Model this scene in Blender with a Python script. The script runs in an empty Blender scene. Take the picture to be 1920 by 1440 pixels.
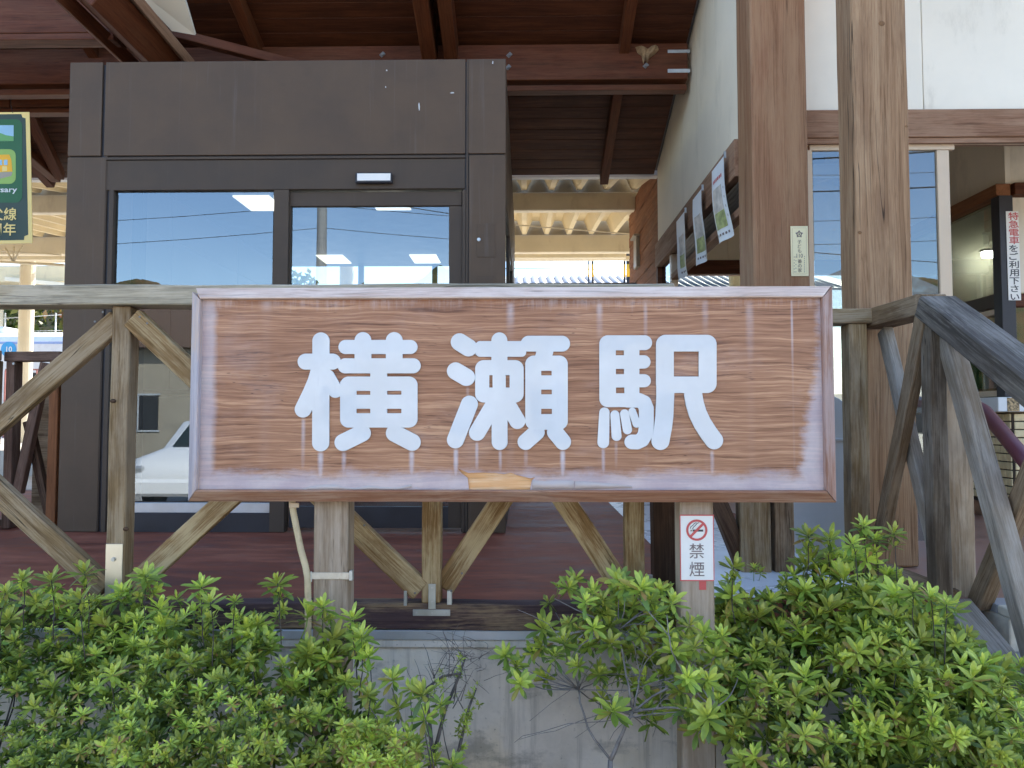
import bpy, bmesh, math, random
import numpy as np
from mathutils import Vector, Matrix

random.seed(7)
rnd = random.Random(11)
scene = bpy.context.scene
R = math.radians

# ------------------------------------------------------------------ camera
F_PX, PITCH, YAW = 1400.0, R(2.7), R(1.0)
EYE = Vector((0.0, 0.0, 1.5))
CAM_ROT = Matrix.Rotation(YAW, 3, 'Z') @ Matrix.Rotation(R(90) + PITCH, 3, 'X')
cam_data = bpy.data.cameras.new('camera')
cam_data.sensor_width = 36.0
cam_data.lens = F_PX / 1920 * 36
cam_data.clip_start, cam_data.clip_end = 0.05, 5000
cam = bpy.data.objects.new('camera', cam_data)
scene.collection.objects.link(cam)
cam.matrix_world = Matrix.Translation(EYE) @ CAM_ROT.to_4x4()
scene.camera = cam

# ------------------------------------------------------------------ sky and sun
SUN_ELEV, SUN_AZ = 40.0, 30.0          # sun stands behind the station, a little to the right
world = bpy.data.worlds.new('World')
scene.world = world
world.use_nodes = True
wn = world.node_tree
sky = wn.nodes.new('ShaderNodeTexSky')
sky.sky_type = 'NISHITA'
sky.sun_disc = False
sky.sun_elevation = R(SUN_ELEV)
sky.sun_rotation = R(SUN_AZ)
sky.air_density, sky.dust_density, sky.ozone_density = 1.0, 0.5, 1.6
bg = wn.nodes['Background']
bg.inputs[1].default_value = 0.12
wn.links.new(sky.outputs[0], bg.inputs[0])
sun_data = bpy.data.lights.new('sun', 'SUN')
sun_data.energy = 3.2
sun_data.angle = R(0.53)
sun_data.color = (1.0, 0.93, 0.82)
sun = bpy.data.objects.new('sun', sun_data)
scene.collection.objects.link(sun)
sd = Vector((math.sin(R(SUN_AZ)) * math.cos(R(SUN_ELEV)), math.cos(R(SUN_AZ)) * math.cos(R(SUN_ELEV)), math.sin(R(SUN_ELEV))))
sun.rotation_euler = sd.to_track_quat('Z', 'Y').to_euler()
sun.location = sd * 60
vs = scene.view_settings
vs.view_transform = 'Standard'
vs.look = 'None'
vs.exposure = 2.2
vs.gamma = 1.0
vs.use_curve_mapping = False
scene.cycles.use_denoising = True
scene.cycles.max_bounces = 5
scene.cycles.diffuse_bounces = 4
scene.cycles.adaptive_threshold = 0.02
scene.cycles.transparent_max_bounces = 12
scene.cycles.sample_clamp_indirect = 6.0

# ------------------------------------------------------------------ helpers
COL = scene.collection
WM = {}


def P(x, y, Y):
    """world point seen at pixel (x, y) of the 1920x1440 picture on the plane at depth Y"""
    d = CAM_ROT @ Vector(((x - 960) / F_PX, (720 - y) / F_PX, -1.0))
    return EYE + d * (Y / d.y)


def PX(x, X, y=720):
    """world point seen at pixel (x, y) on the plane X = const"""
    d = CAM_ROT @ Vector(((x - 960) / F_PX, (720 - y) / F_PX, -1.0))
    return EYE + d * (X / d.x)


def place(o, mw, parent=None):
    WM[o] = mw
    if parent is not None:
        o.parent = parent
        o.matrix_parent_inverse = WM[parent].inverted()
    o.matrix_basis = mw
    COL.objects.link(o)
    return o


def tag(o, label=None, cat=None, group=None, kind=None):
    if label: o['label'] = label
    if cat: o['category'] = cat
    if group: o['group'] = group
    if kind: o['kind'] = kind
    return o


def thing(name, label, cat, loc=(0, 0, 0), group=None):
    o = bpy.data.objects.new(name, None)
    o.empty_display_size = 0.1
    place(o, Matrix.Translation(Vector(loc)))
    return tag(o, label, cat, group)


def obj(name, me, mat=None, parent=None, mw=None):
    if mat is not None:
        mats = mat if isinstance(mat, (list, tuple)) else [mat]
        if len(me.materials) == 0:
            for m in mats: me.materials.append(m)
    o = bpy.data.objects.new(name, me)
    return place(o, mw or Matrix.Identity(4), parent)


def mesh(name, verts, faces, smooth=False):
    me = bpy.data.meshes.new(name)
    me.from_pydata([tuple(v) for v in verts], [], faces)
    if smooth:
        me.polygons.foreach_set('use_smooth', [True] * len(me.polygons))
    me.update()
    return me


def bm_mesh(bm, name='m', smooth=False):
    me = bpy.data.meshes.new(name)
    bm.normal_update()
    bm.to_mesh(me)
    bm.free()
    if smooth:
        me.polygons.foreach_set('use_smooth', [True] * len(me.polygons))
    return me


def box_mesh(sx, sy, sz, bevel=0.0, segs=1, jitter=0.0, seg_len=0, seed=0):
    bm = bmesh.new()
    bmesh.ops.create_cube(bm, size=1.0)
    for v in bm.verts:
        v.co = Vector((v.co.x * sx, v.co.y * sy, v.co.z * sz))
    if bevel > 0:
        bmesh.ops.bevel(bm, geom=list(bm.edges), offset=min(bevel, 0.45 * min(sx, sy, sz)), segments=segs, affect='EDGES', profile=0.6)
    if seg_len:
        n = max(1, int(sx / seg_len))
        for i in range(1, n):
            x = -sx / 2 + sx * i / n
            bmesh.ops.bisect_plane(bm, geom=bm.verts[:] + bm.edges[:] + bm.faces[:], plane_co=(x, 0, 0), plane_no=(1, 0, 0))
    if jitter:
        r = random.Random(seed)
        ph = [r.uniform(0, 6.28) for _ in range(8)]
        for v in bm.verts:
            x = v.co.x
            v.co.y += jitter * (math.sin(x * 5 + ph[0]) + 0.6 * math.sin(x * 13 + ph[1])) + r.uniform(-.25, .25) * jitter
            v.co.z += jitter * (math.sin(x * 4.3 + ph[2]) + 0.6 * math.sin(x * 11 + ph[3])) + r.uniform(-.25, .25) * jitter
    return bm_mesh(bm)


def box(name, x0, x1, y0, y1, z0, z1, mat, parent=None, bevel=0.0, segs=1):
    me = box_mesh(abs(x1 - x0), abs(y1 - y0), abs(z1 - z0), bevel, segs)
    return obj(name, me, mat, parent, Matrix.Translation(((x0 + x1) / 2, (y0 + y1) / 2, (z0 + z1) / 2)))


def pbox(name, xa, ya, xb, yb, Y, depth, mat, parent=None, bevel=0.0):
    """box whose front face covers pixels (xa,ya)-(xb,yb) on plane Y, reaching back by depth"""
    ym = (ya + yb) / 2
    a, b = P(xa, ym, Y), P(xb, ym, Y)
    t, u = P((xa + xb) / 2, ya, Y), P((xa + xb) / 2, yb, Y)
    return box(name, a.x, b.x, Y, Y + depth, u.z, t.z, mat, parent, bevel)


def frame_matrix(p0, p1, up):
    p0, p1 = Vector(p0), Vector(p1)
    X = (p1 - p0).normalized()
    up = Vector(up)
    Z = (up - X * up.dot(X))
    if Z.length < 1e-5:
        Z = Vector((0, -1, 0)) - X * (-X.y)
    Z.normalize()
    Y = Z.cross(X)
    m = Matrix((X, Y, Z)).transposed().to_4x4()
    m.translation = (p0 + p1) / 2
    return m


_bar_n = [0]


def bar(name, p0, p1, w, h, mat, parent=None, up=(0, 0, 1), bevel=0.004, jitter=0.0, seg_len=0):
    L = (Vector(p1) - Vector(p0)).length
    _bar_n[0] += 1
    me = box_mesh(L, w, h, bevel, 1, jitter, seg_len, _bar_n[0])
    return obj(name, me, mat, parent, frame_matrix(p0, p1, up))


def prism(name, pts2, y0, y1, mat, parent=None, bevel=0.0):
    """polygon in X-Z extruded from depth y0 to y1"""
    cx = sum(p[0] for p in pts2) / len(pts2)
    cz = sum(p[1] for p in pts2) / len(pts2)
    bm = bmesh.new()
    n = len(pts2)
    f = [bm.verts.new((p[0] - cx, y0, p[1] - cz)) for p in pts2]
    b = [bm.verts.new((p[0] - cx, y1, p[1] - cz)) for p in pts2]
    bm.faces.new(f)
    bm.faces.new(b[::-1])
    for i in range(n):
        bm.faces.new((f[i], b[i], b[(i + 1) % n], f[(i + 1) % n]))
    bmesh.ops.recalc_face_normals(bm, faces=bm.faces)
    if bevel:
        bmesh.ops.bevel(bm, geom=list(bm.edges), offset=bevel, segments=1, affect='EDGES')
    return obj(name, bm_mesh(bm), mat, parent, Matrix.Translation((cx, 0, cz)))


def tube_geo(pts, r0, r1=None, n=7, off=0):
    pts = [Vector(p) for p in pts]
    if r1 is None: r1 = r0
    V, Fc = [], []
    up = Vector((0, 0, 1))
    prev = None
    N = len(pts)
    for i, p in enumerate(pts):
        t = (pts[min(i + 1, N - 1)] - pts[max(i - 1, 0)]).normalized()
        if prev is None:
            a = t.cross(up)
            if a.length < 1e-3: a = t.cross(Vector((1, 0, 0)))
        else:
            a = prev - t * prev.dot(t)
        a.normalize()
        prev = a
        b = t.cross(a)
        r = r0 + (r1 - r0) * i / max(1, N - 1)
        for k in range(n):
            q = 2 * math.pi * k / n
            V.append(p + (a * math.cos(q) + b * math.sin(q)) * r)
    for i in range(N - 1):
        for k in range(n):
            k2 = (k + 1) % n
            Fc.append((off + i * n + k, off + i * n + k2, off + (i + 1) * n + k2, off + (i + 1) * n + k))
    Fc.append(tuple(off + k for k in range(n))[::-1])
    Fc.append(tuple(off + (N - 1) * n + k for k in range(n)))
    return V, Fc


def tube(name, pts, r0, mat, parent=None, r1=None, n=8):
    c = Vector(pts[0])
    V, Fc = tube_geo([Vector(p) - c for p in pts], r0, r1, n)
    return obj(name, mesh(name, V, Fc, True), mat, parent, Matrix.Translation(c))


def tubes(name, lines, mat, parent=None, n=5, base=(0, 0, 0)):
    """several tubes joined: lines = [(pts, r0, r1)]"""
    base = Vector(base)
    V, Fc = [], []
    for pts, r0, r1 in lines:
        v, f = tube_geo([Vector(p) - base for p in pts], r0, r1, n, len(V))
        V += v
        Fc += f
    return obj(name, mesh(name, V, Fc, True), mat, parent, Matrix.Translation(base))


def disc(name, c, r, depth, mat, parent=None, n=20, axis='Y', bevel=0.0):
    bm = bmesh.new()
    bmesh.ops.create_cone(bm, cap_ends=True, segments=n, radius1=r, radius2=r, depth=depth)
    if axis == 'Y':
        bmesh.ops.rotate(bm, verts=bm.verts, matrix=Matrix.Rotation(R(90), 3, 'X'))
    elif axis == 'X':
        bmesh.ops.rotate(bm, verts=bm.verts, matrix=Matrix.Rotation(R(90), 3, 'Y'))
    if bevel:
        bmesh.ops.bevel(bm, geom=[e for e in bm.edges if len(e.link_faces) == 2 and e.calc_face_angle() > 1.0], offset=bevel, segments=2, affect='EDGES')
    return obj(name, bm_mesh(bm), mat, parent, Matrix.Translation(Vector(c)))


def loft(name, rings, mat, parent=None, smooth=True, close=True, mw=None):
    n = len(rings[0])
    V = [v for r in rings for v in r]
    Fc = []
    for i in range(len(rings) - 1):
        for k in range(n if close else n - 1):
            k2 = (k + 1) % n
            Fc.append((i * n + k, i * n + k2, (i + 1) * n + k2, (i + 1) * n + k))
    if close:
        Fc.append(tuple(range(n))[::-1])
        Fc.append(tuple((len(rings) - 1) * n + k for k in range(n)))
    return obj(name, mesh(name, V, Fc, smooth), mat, parent, mw)


_dummy_curve = None


def glyph_mesh(body, size=1.0, bold=0.0, extrude=0.0005):
    c = bpy.data.curves.new('txt', 'FONT')
    c.body = body
    c.size = size
    c.offset = bold
    c.extrude = extrude
    c.resolution_u = 3
    o = bpy.data.objects.new('txt', c)
    COL.objects.link(o)
    bpy.context.view_layer.update()
    dg = bpy.context.evaluated_depsgraph_get()
    me = bpy.data.meshes.new_from_object(o.evaluated_get(dg))
    bpy.data.objects.remove(o)
    bpy.data.curves.remove(c)
    me.materials.clear()
    return me


FACE = Matrix.Rotation(R(90), 4, 'X')          # text plane turned towards the street


def lettering(name, items, mat, parent, mw):
    """items = [(string, x, y, size, bold)] on a local plane, joined to ONE mesh of print"""
    bm = bmesh.new()
    for it in items:
        s, x, y, size, bold = it[:5]
        kx, al = (it[5], it[6]) if len(it) > 5 else (1.0, 'l')
        me = glyph_mesh(s, size, bold)
        k = len(bm.verts)
        bm.from_mesh(me)
        bm.verts.ensure_lookup_table()
        vv = bm.verts[k:]
        lo, hi = min(v.co.x for v in vv), max(v.co.x for v in vv)
        sh = {'l': 0.0, 'c': -(lo + hi) / 2, 'r': -hi}[al]
        for v in vv:
            v.co.x = (v.co.x + sh) * kx + x
            v.co.y += y
        bpy.data.meshes.remove(me)
    return obj(name, bm_mesh(bm), mat, parent, mw)


# ------------------------------------------------------------------ materials
def lin(c):
    c = c / 255.0
    return c / 12.92 if c <= 0.04045 else ((c + 0.055) / 1.055) ** 2.4


def A(r, g, b, k=1.0):
    """albedo of a surface that shows as sRGB (r,g,b) in the open shade of the picture"""
    return (min(.9, lin(r) / .84 * k), min(.9, lin(g) / .95 * k), min(.9, lin(b) / 1.1 * k), 1)


class NT:
    def __init__(self, name):
        self.m = bpy.data.materials.new(name)
        self.m.use_nodes = True
        self.t = self.m.node_tree
        self.b = self.t.nodes['Principled BSDF']
        self.out = self.t.nodes['Material Output']

    def n(self, typ, **kw):
        nd = self.t.nodes.new('ShaderNode' + typ)
        for k, v in kw.items(): setattr(nd, k, v)
        return nd

    def put(self, sock, v):
        if isinstance(v, bpy.types.NodeSocket): self.t.links.new(v, sock)
        elif v is not None: sock.default_value = v

    def coord(self, which='Object', rand=True):
        tc = self.n('TexCoord').outputs[which]
        if not rand: return tc
        oi = self.n('ObjectInfo').outputs['Random']
        sc = self.n('VectorMath', operation='SCALE')
        sc.inputs[0].default_value = (17.3, 9.1, 13.7)
        self.put(sc.inputs[3], oi)
        ad = self.n('VectorMath', operation='ADD')
        self.put(ad.inputs[0], tc)
        self.put(ad.inputs[1], sc.outputs[0])
        return ad.outputs[0]

    def scale(self, v, s):
        mp = self.n('Mapping')
        self.put(mp.inputs['Vector'], v)
        mp.inputs['Scale'].default_value = s if isinstance(s, (tuple, list)) else (s, s, s)
        return mp.outputs[0]

    def noise(self, v, scale=1.0, detail=4, rough=.55, dist=0.0, col=False):
        nd = self.n('TexNoise')
        self.put(nd.inputs['Vector'], v)
        nd.inputs['Scale'].default_value = scale
        nd.inputs['Detail'].default_value = detail
        nd.inputs['Roughness'].default_value = rough
        nd.inputs['Distortion'].default_value = dist
        return nd.outputs['Color' if col else 'Fac']

    def ramp(self, fac, stops, interp='LINEAR'):
        r = self.n('ValToRGB')
        cr = r.color_ramp
        cr.interpolation = interp
        while len(cr.elements) < len(stops): cr.elements.new(.5)
        for e, (p, c) in zip(cr.elements, stops):
            e.position = p
            e.color = c if not isinstance(c, (int, float)) else (c, c, c, 1)
        self.put(r.inputs[0], fac)
        return r.outputs[0]

    def mix(self, fac, a, b, blend='MIX'):
        m = self.n('Mix', data_type='RGBA', blend_type=blend)
        self.put(m.inputs[0], fac)
        self.put(m.inputs[6], a)
        self.put(m.inputs[7], b)
        return m.outputs[2]

    def math(self, op, a, b=None, clamp=False):
        m = self.n('Math', operation=op)
        m.use_clamp = clamp
        self.put(m.inputs[0], a)
        if b is not None: self.put(m.inputs[1], b)
        return m.outputs[0]

    def maprange(self, v, a, b, c=0.0, d=1.0, smooth=True):
        m = self.n('MapRange')
        m.interpolation_type = 'SMOOTHSTEP' if smooth else 'LINEAR'
        self.put(m.inputs[0], v)
        for i, q in enumerate((a, b, c, d)): m.inputs[i + 1].default_value = q
        return m.outputs[0]

    def xyz(self, v):
        s = self.n('SeparateXYZ')
        self.put(s.inputs[0], v)
        return s.outputs

    def bump(self, h, strength=.3, dist=.01):
        b = self.n('Bump')
        b.inputs['Strength'].default_value = strength
        b.inputs['Distance'].default_value = dist
        self.put(b.inputs['Height'], h)
        self.t.links.new(b.outputs[0], self.b.inputs['Normal'])

    def fin(self, col, rough=.6, metal=0.0, spec=.5):
        self.put(self.b.inputs['Base Color'], col)
        self.put(self.b.inputs['Roughness'], rough)
        self.put(self.b.inputs['Metallic'], metal)
        self.b.inputs['Specular IOR Level'].default_value = spec
        return self.m


def plain(name, col, rough=.6, metal=0.0, var=.12, scale=6.0, spec=.5, bump=0.0, dirt=None, dirt_amt=.4):
    t = NT(name)
    v = t.coord()
    n = t.noise(v, scale, 5, .6)
    c = t.mix(t.maprange(n, .3, .7), tuple(x * (1 - var) for x in col[:3]) + (1,), tuple(min(.95, x * (1 + var)) for x in col[:3]) + (1,))
    if dirt is not None:
        d = t.noise(t.scale(v, (1, 1, .35)), scale * 2.3, 6, .7)
        c = t.mix(t.math('MULTIPLY', t.maprange(d, .52, .75), dirt_amt), c, dirt)
    rr = t.maprange(n, .2, .8, max(.02, rough - .08), min(1, rough + .08))
    if bump:
        t.bump(t.noise(v, scale * 14, 4, .6), bump, .004)
    return t.fin(c, rr, metal, spec)


def wood(name, dark, mid, light, bleach=None, bleach_amt=.5, stain=None, stain_amt=.0, ring=26.0, bump=.35, rough=.75, crack=.6, spec=.25, sx=1.0):
    """timber; grain runs along the local X axis of each piece"""
    t = NT(name)
    v = t.coord()
    wv = t.noise(t.scale(v, (1.1 * sx, 3.5, 3.5)), 1.0, 3, .5, col=True)
    vm = t.n('VectorMath', operation='MULTIPLY_ADD')
    t.put(vm.inputs[0], wv)
    vm.inputs[1].default_value = (.0, .055, .055)
    t.put(vm.inputs[2], v)
    w = vm.outputs[0]
    g1 = t.noise(t.scale(w, (1.3 * sx, ring, ring)), 1.0, 4, .6)
    g2 = t.noise(t.scale(w, (4.0 * sx, ring * 5.5, ring * 5.5)), 1.0, 4, .65)
    g = t.math('ADD', t.math('MULTIPLY', g1, .62), t.math('MULTIPLY', g2, .38))
    c = t.ramp(g, [(.30, dark), (.47, mid), (.66, light)])
    fine = t.noise(t.scale(w, (9 * sx, ring * 13, ring * 13)), 1.0, 3, .6)
    c = t.mix(t.maprange(fine, .54, .74, 0, .55), c, tuple(x * .35 for x in dark[:3]) + (1,))
    if bleach is not None:
        p = t.noise(t.scale(v, (2.0 * sx, 7, 7)), 1.0, 6, .68)
        p2 = t.math('ADD', t.math('MULTIPLY', p, .7), t.math('MULTIPLY', g2, .3))
        c = t.mix(t.math('MULTIPLY', t.maprange(p2, .44, .6), bleach_amt), c, bleach)
    if stain is not None:
        q = t.noise(t.scale(v, (1.7 * sx, 5, 5)), 1.3, 5, .6)
        q2 = t.math('ADD', t.math('MULTIPLY', q, .75), t.math('MULTIPLY', g1, .25))
        c = t.mix(t.math('MULTIPLY', t.maprange(q2, .5, .64), stain_amt), c, stain)
    ck = t.noise(t.scale(w, (.55 * sx, 19, 19)), 1.0, 2, .5)
    ckm = t.maprange(t.math('ABSOLUTE', t.math('SUBTRACT', ck, .5)), .0, .011, 1, 0)
    gate = t.maprange(t.noise(t.scale(v, (2.2 * sx, 4, 4)), 1.1, 2), .5, .58)
    ckm = t.math('MULTIPLY', ckm, gate)
    c = t.mix(t.math('MULTIPLY', ckm, crack), c, tuple(x * .16 for x in dark[:3]) + (1,))
    h = t.math('SUBTRACT', g, t.math('MULTIPLY', ckm, .6))
    t.bump(h, bump, .006)
    return t.fin(c, t.maprange(g, .2, .8, rough + .1, rough - .12), 0, spec)


M = {}
# fence timber: olive brown going grey
M['fence'] = wood('fence_timber', A(84, 68, 48), A(124, 106, 78), A(150, 133, 104), A(166, 157, 140), .55, A(80, 60, 40), .5, ring=34, bump=.55, crack=.8)
M['fence_grey'] = wood('fence_top_timber', A(96, 94, 86), A(146, 143, 130), A(178, 173, 158), A(188, 184, 172), .6, A(140, 122, 84), .4, ring=30, bump=.6)
M['fence_dark'] = wood('fence_dark_timber', A(40, 28, 20), A(66, 48, 36), A(92, 70, 52), A(120, 104, 90), .35, A(30, 22, 18), .5, ring=30)
M['fence_peel'] = wood('fence_peeling_timber', A(92, 72, 44), A(126, 102, 68), A(148, 124, 88), A(188, 176, 144), .8, A(98, 72, 40), .5, ring=46, bump=.6)
M['rail_blue'] = wood('stair_rail_timber', A(52, 49, 47), A(80, 77, 74), A(110, 107, 104), A(150, 149, 147), .45, A(38, 33, 30), .6, ring=30, bump=.8, crack=.9)
M['newel'] = wood('newel_timber', A(58, 50, 42), A(90, 81, 70), A(120, 111, 98), A(146, 142, 136), .45, A(58, 46, 34), .6, ring=34, bump=.7, crack=.8)
M['rail_brace'] = wood('stair_brace_timber', A(100, 95, 88), A(130, 126, 120), A(154, 151, 146), A(172, 171, 170), .5, A(106, 92, 72), .6, ring=34)
M['rail_brown'] = wood('stair_brown_timber', A(66, 52, 38), A(104, 86, 66), A(136, 118, 94), A(160, 148, 132), .5, A(56, 42, 30), .45, ring=30)
M['rail_pale'] = wood('stair_pale_timber', A(120, 104, 84), A(148, 132, 112), A(168, 153, 133), A(190, 180, 166), .6, A(112, 92, 68), .4, ring=20, crack=.2)
M['sill_beam'] = wood('sill_beam_timber', A(48, 38, 42), A(70, 56, 60), A(88, 72, 74), A(170, 150, 118), .5, A(38, 32, 44), .5, ring=30, bump=.6)
M['post_grey'] = wood('sign_post_timber', A(112, 100, 88), A(146, 134, 120), A(166, 155, 142), A(176, 168, 160), .55, A(128, 102, 74), .5, ring=14, bump=.25, crack=.25)
M['pillar_red'] = wood('red_pillar_timber', A(104, 74, 56), A(134, 103, 80), A(152, 122, 97), A(158, 133, 108), .45, A(124, 86, 66), .4, ring=30, bump=.18, crack=.45, rough=.6, sx=.7)
M['pillar_old'] = wood('weathered_pillar_timber', A(92, 70, 52), A(134, 109, 86), A(160, 136, 110), A(170, 151, 127), .4, A(104, 80, 62), .5, ring=40, bump=.6, crack=1.0, sx=.7)
M['header'] = wood('header_timber', A(98, 72, 56), A(130, 102, 84), A(148, 122, 104), A(156, 134, 116), .4, A(108, 82, 62), .4, ring=24, bump=.2, crack=.3)
M['roof_beam'] = wood('roof_beam_timber', A(52, 28, 17), A(82, 45, 26), A(98, 58, 36), A(98, 74, 54), .2, A(60, 33, 21), .3, ring=18, bump=.1, crack=.2, rough=.6)
M['roof_board'] = wood('roof_board_timber', A(44, 25, 16), A(68, 39, 25), A(88, 53, 34), None, 0, A(46, 26, 17), .5, ring=22, bump=.1, crack=.2, rough=.6)
M['siding'] = wood('siding_timber', A(92, 60, 40), A(124, 84, 56), A(142, 100, 70), None, 0, A(86, 58, 40), .4, ring=18, bump=.1, crack=.2)
M['old_fence'] = wood('old_brown_timber', A(64, 48, 40), A(96, 76, 66), A(122, 100, 90), A(140, 122, 112), .4, A(50, 38, 32), .4, ring=30)


def mat_clad(name, col, streak=.1):
    t = NT(name)
    v = t.coord('Object')
    n = t.noise(v, 3, 5, .6)
    c = t.mix(t.maprange(n, .3, .7), tuple(x * .88 for x in col[:3]) + (1,), tuple(x * 1.1 for x in col[:3]) + (1,))
    s = t.noise(t.scale(v, (26, 26, .9)), 1, 5, .7)
    c = t.mix(t.maprange(s, .55, .8, 0, streak), c, (.22, .21, .20, 1))
    sp = t.noise(t.scale(v, (3, 3, 14)), 1, 5, .7)
    c = t.mix(t.maprange(sp, .55, .8, 0, .18), c, tuple(x * .55 for x in col[:3]) + (1,))
    return t.fin(c, t.maprange(n, .3, .7, .5, .62), 0.0, .28)


M['clad'] = mat_clad('bronze_cladding', A(83, 71, 60), .2)
M['clad_frame'] = mat_clad('bronze_frame', A(72, 64, 57), .08)
M['clad_dark'] = plain('bronze_base', A(46, 47, 54), .45, .1)
M['gap'] = plain('joint_black', (.012, .012, .013, 1), .9)
M['white_wall'] = plain('white_wall_panel', A(222, 225, 219), .55, var=.04, scale=1.5, dirt=A(150, 146, 128), dirt_amt=.4)
M['side_wall'] = plain('grey_white_wall_panel', A(214, 212, 200), .6, var=.05, scale=1.5, dirt=A(150, 146, 130), dirt_amt=.3)
M['alu'] = plain('aluminium', (.60, .60, .60, 1), .38, .55, .08)
M['alu_beige'] = plain('beige_window_frame', A(196, 184, 166), .45, .0, .04)
M['steel'] = plain('zinc_steel', (.55, .57, .56, 1), .38, .9, .15, 9)
M['steel_dark'] = plain('dull_steel', (.20, .19, .18, 1), .5, .5, .15, 9)
M['steel_warm'] = plain('stainless_plate', (.74, .68, .54, 1), .33, .9, .04, 3)
M['rust_strap'] = plain('strap_steel', (.62, .58, .50, 1), .4, .8, .15, 20, dirt=(.30, .13, .04, 1), dirt_amt=.5)
M['cream'] = plain('cream_paint', (.70, .58, .36, 1), .6, 0, .06, 2, dirt=(.36, .26, .15, 1), dirt_amt=.35)
M['cream2'] = plain('cream_steel', (.74, .66, .50, 1), .55, 0, .06, 2, dirt=(.34, .25, .15, 1), dirt_amt=.3)
M['white'] = plain('white_paint', (.78, .78, .76, 1), .5, 0, .03)
M['black'] = plain('black_paint', (.02, .02, .022, 1), .5)
M['grey_box'] = plain('grey_enamel', A(150, 148, 140), .45, 0, .06)
M['pale_metal'] = plain('pale_painted_metal', A(186, 196, 208), .42, .1, .05, 3, dirt=A(150, 150, 150), dirt_amt=.25)
M['maroon'] = plain('maroon_paint', A(98, 56, 70), .35, 0, .08)
M['red'] = plain('red_ink', (.62, .10, .09, 1), .5, 0, .05)
M['ink'] = plain('dark_ink', (.05, .045, .045, 1), .5, 0, .05)
M['yellow'] = plain('yellow_plastic', (.75, .42, .03, 1), .5, 0, .05)
M['plate_cream'] = plain('cream_plate', A(226, 226, 196), .45, 0, .02)
M['card_white'] = plain('white_sheet', A(222, 230, 236), .4, 0, .02, 3)
M['conduit'] = plain('conduit_plastic', A(190, 180, 152), .5, 0, .12, 14, dirt=A(122, 92, 60), dirt_amt=.7)
M['twig'] = plain('twig_bark', (.06, .047, .04, 1), .8, 0, .35, 30)
M['twig_grey'] = plain('grey_twig_bark', (.24, .21, .19, 1), .8, 0, .3, 30)
M['twig_mid'] = plain('brown_twig_bark', (.13, .105, .09, 1), .8, 0, .35, 30)
M['soil'] = plain('planting_soil', (.035, .027, .02, 1), .95, 0, .4, 14, bump=.6)
M['asphalt'] = plain('asphalt', (.055, .055, .057, 1), .85, 0, .2, 9, bump=.5)
M['stone'] = plain('step_stone', A(196, 196, 188), .75, 0, .1, 30, bump=.5)
M['tile_grey'] = plain('grey_paving_tile', A(150, 156, 168), .5, 0, .1, 7)
M['tile_cream'] = plain('cream_wall_tile', A(205, 196, 160), .5, 0, .12, 20, bump=.3)
M['grout'] = plain('dark_grout', A(66, 60, 56), .9)
M['pale_floor'] = plain('pale_floor_tile', (.78, .79, .80, 1), .3, 0, .06, 8)
M['platform'] = plain('platform_concrete', (.48, .45, .40, 1), .85, 0, .12, 3)
M['roof_tile'] = plain('grey_roof_tile', (.16, .17, .19, 1), .5, 0, .2, 8)
M['slab'] = plain('roof_covering', (.16, .15, .15, 1), .7)


def m_deck():
    t = NT('red_deck_paint')
    v = t.coord('Object', False)
    n = t.noise(t.scale(v, (1.2, 4.5, 4)), 1.6, 6, .65)
    c = t.ramp(n, [(.3, A(88, 46, 36)), (.5, A(120, 68, 52)), (.68, A(146, 92, 74))])
    s = t.noise(t.scale(v, (5, 26, 5)), 1.0, 6, .72)
    c = t.mix(t.maprange(s, .55, .72, 0, .7), c, A(62, 44, 42))
    s2 = t.noise(t.scale(v, (2, 3, 2)), 1.9, 5, .6)
    c = t.mix(t.maprange(s2, .55, .75, 0, .3), c, A(130, 104, 100))
    t.bump(s, .2, .003)
    return t.fin(c, t.maprange(n, .3, .7, .55, .75), 0, .3)


M['deck'] = m_deck()


def m_concrete():
    t = NT('stained_concrete')
    v = t.coord('Object', False)
    n = t.noise(v, 2.2, 6, .62)
    c = t.ramp(n, [(.3, A(176, 176, 174)), (.5, A(208, 208, 206)), (.7, A(224, 224, 220))])
    y = t.noise(v, 3.1, 4, .6)
    c = t.mix(t.maprange(y, .5, .7, 0, .5), c, A(200, 192, 166))
    s = t.noise(t.scale(v, (22, 22, 1.3)), 1, 5, .7)
    c = t.mix(t.maprange(s, .5, .75, 0, .5), c, A(132, 130, 124))
    bl = t.noise(t.scale(v, (1.6, 1.6, 3)), 2.0, 7, .7)
    c = t.mix(t.maprange(bl, .52, .66, 0, .55), c, A(118, 118, 114))
    c = t.mix(t.maprange(bl, .36, .30, 0, .4), c, A(128, 132, 104))
    p = t.noise(v, 60, 3, .6)
    c = t.mix(t.maprange(p, .64, .75, 0, .5), c, A(104, 102, 98))
    z = t.xyz(v)[2]
    c = t.mix(t.math('MULTIPLY', t.maprange(t.math('ADD', z, t.math('MULTIPLY', p, .03)), .02, -.02, 0, 1), 0.0), c, c)
    t.bump(t.math('ADD', n, t.math('MULTIPLY', p, .5)), .4, .006)
    return t.fin(c, .85, 0, .3)


M['concrete'] = m_concrete()
M['pole'] = plain('pole_concrete', (.20, .20, .20, 1), .8)


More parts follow.
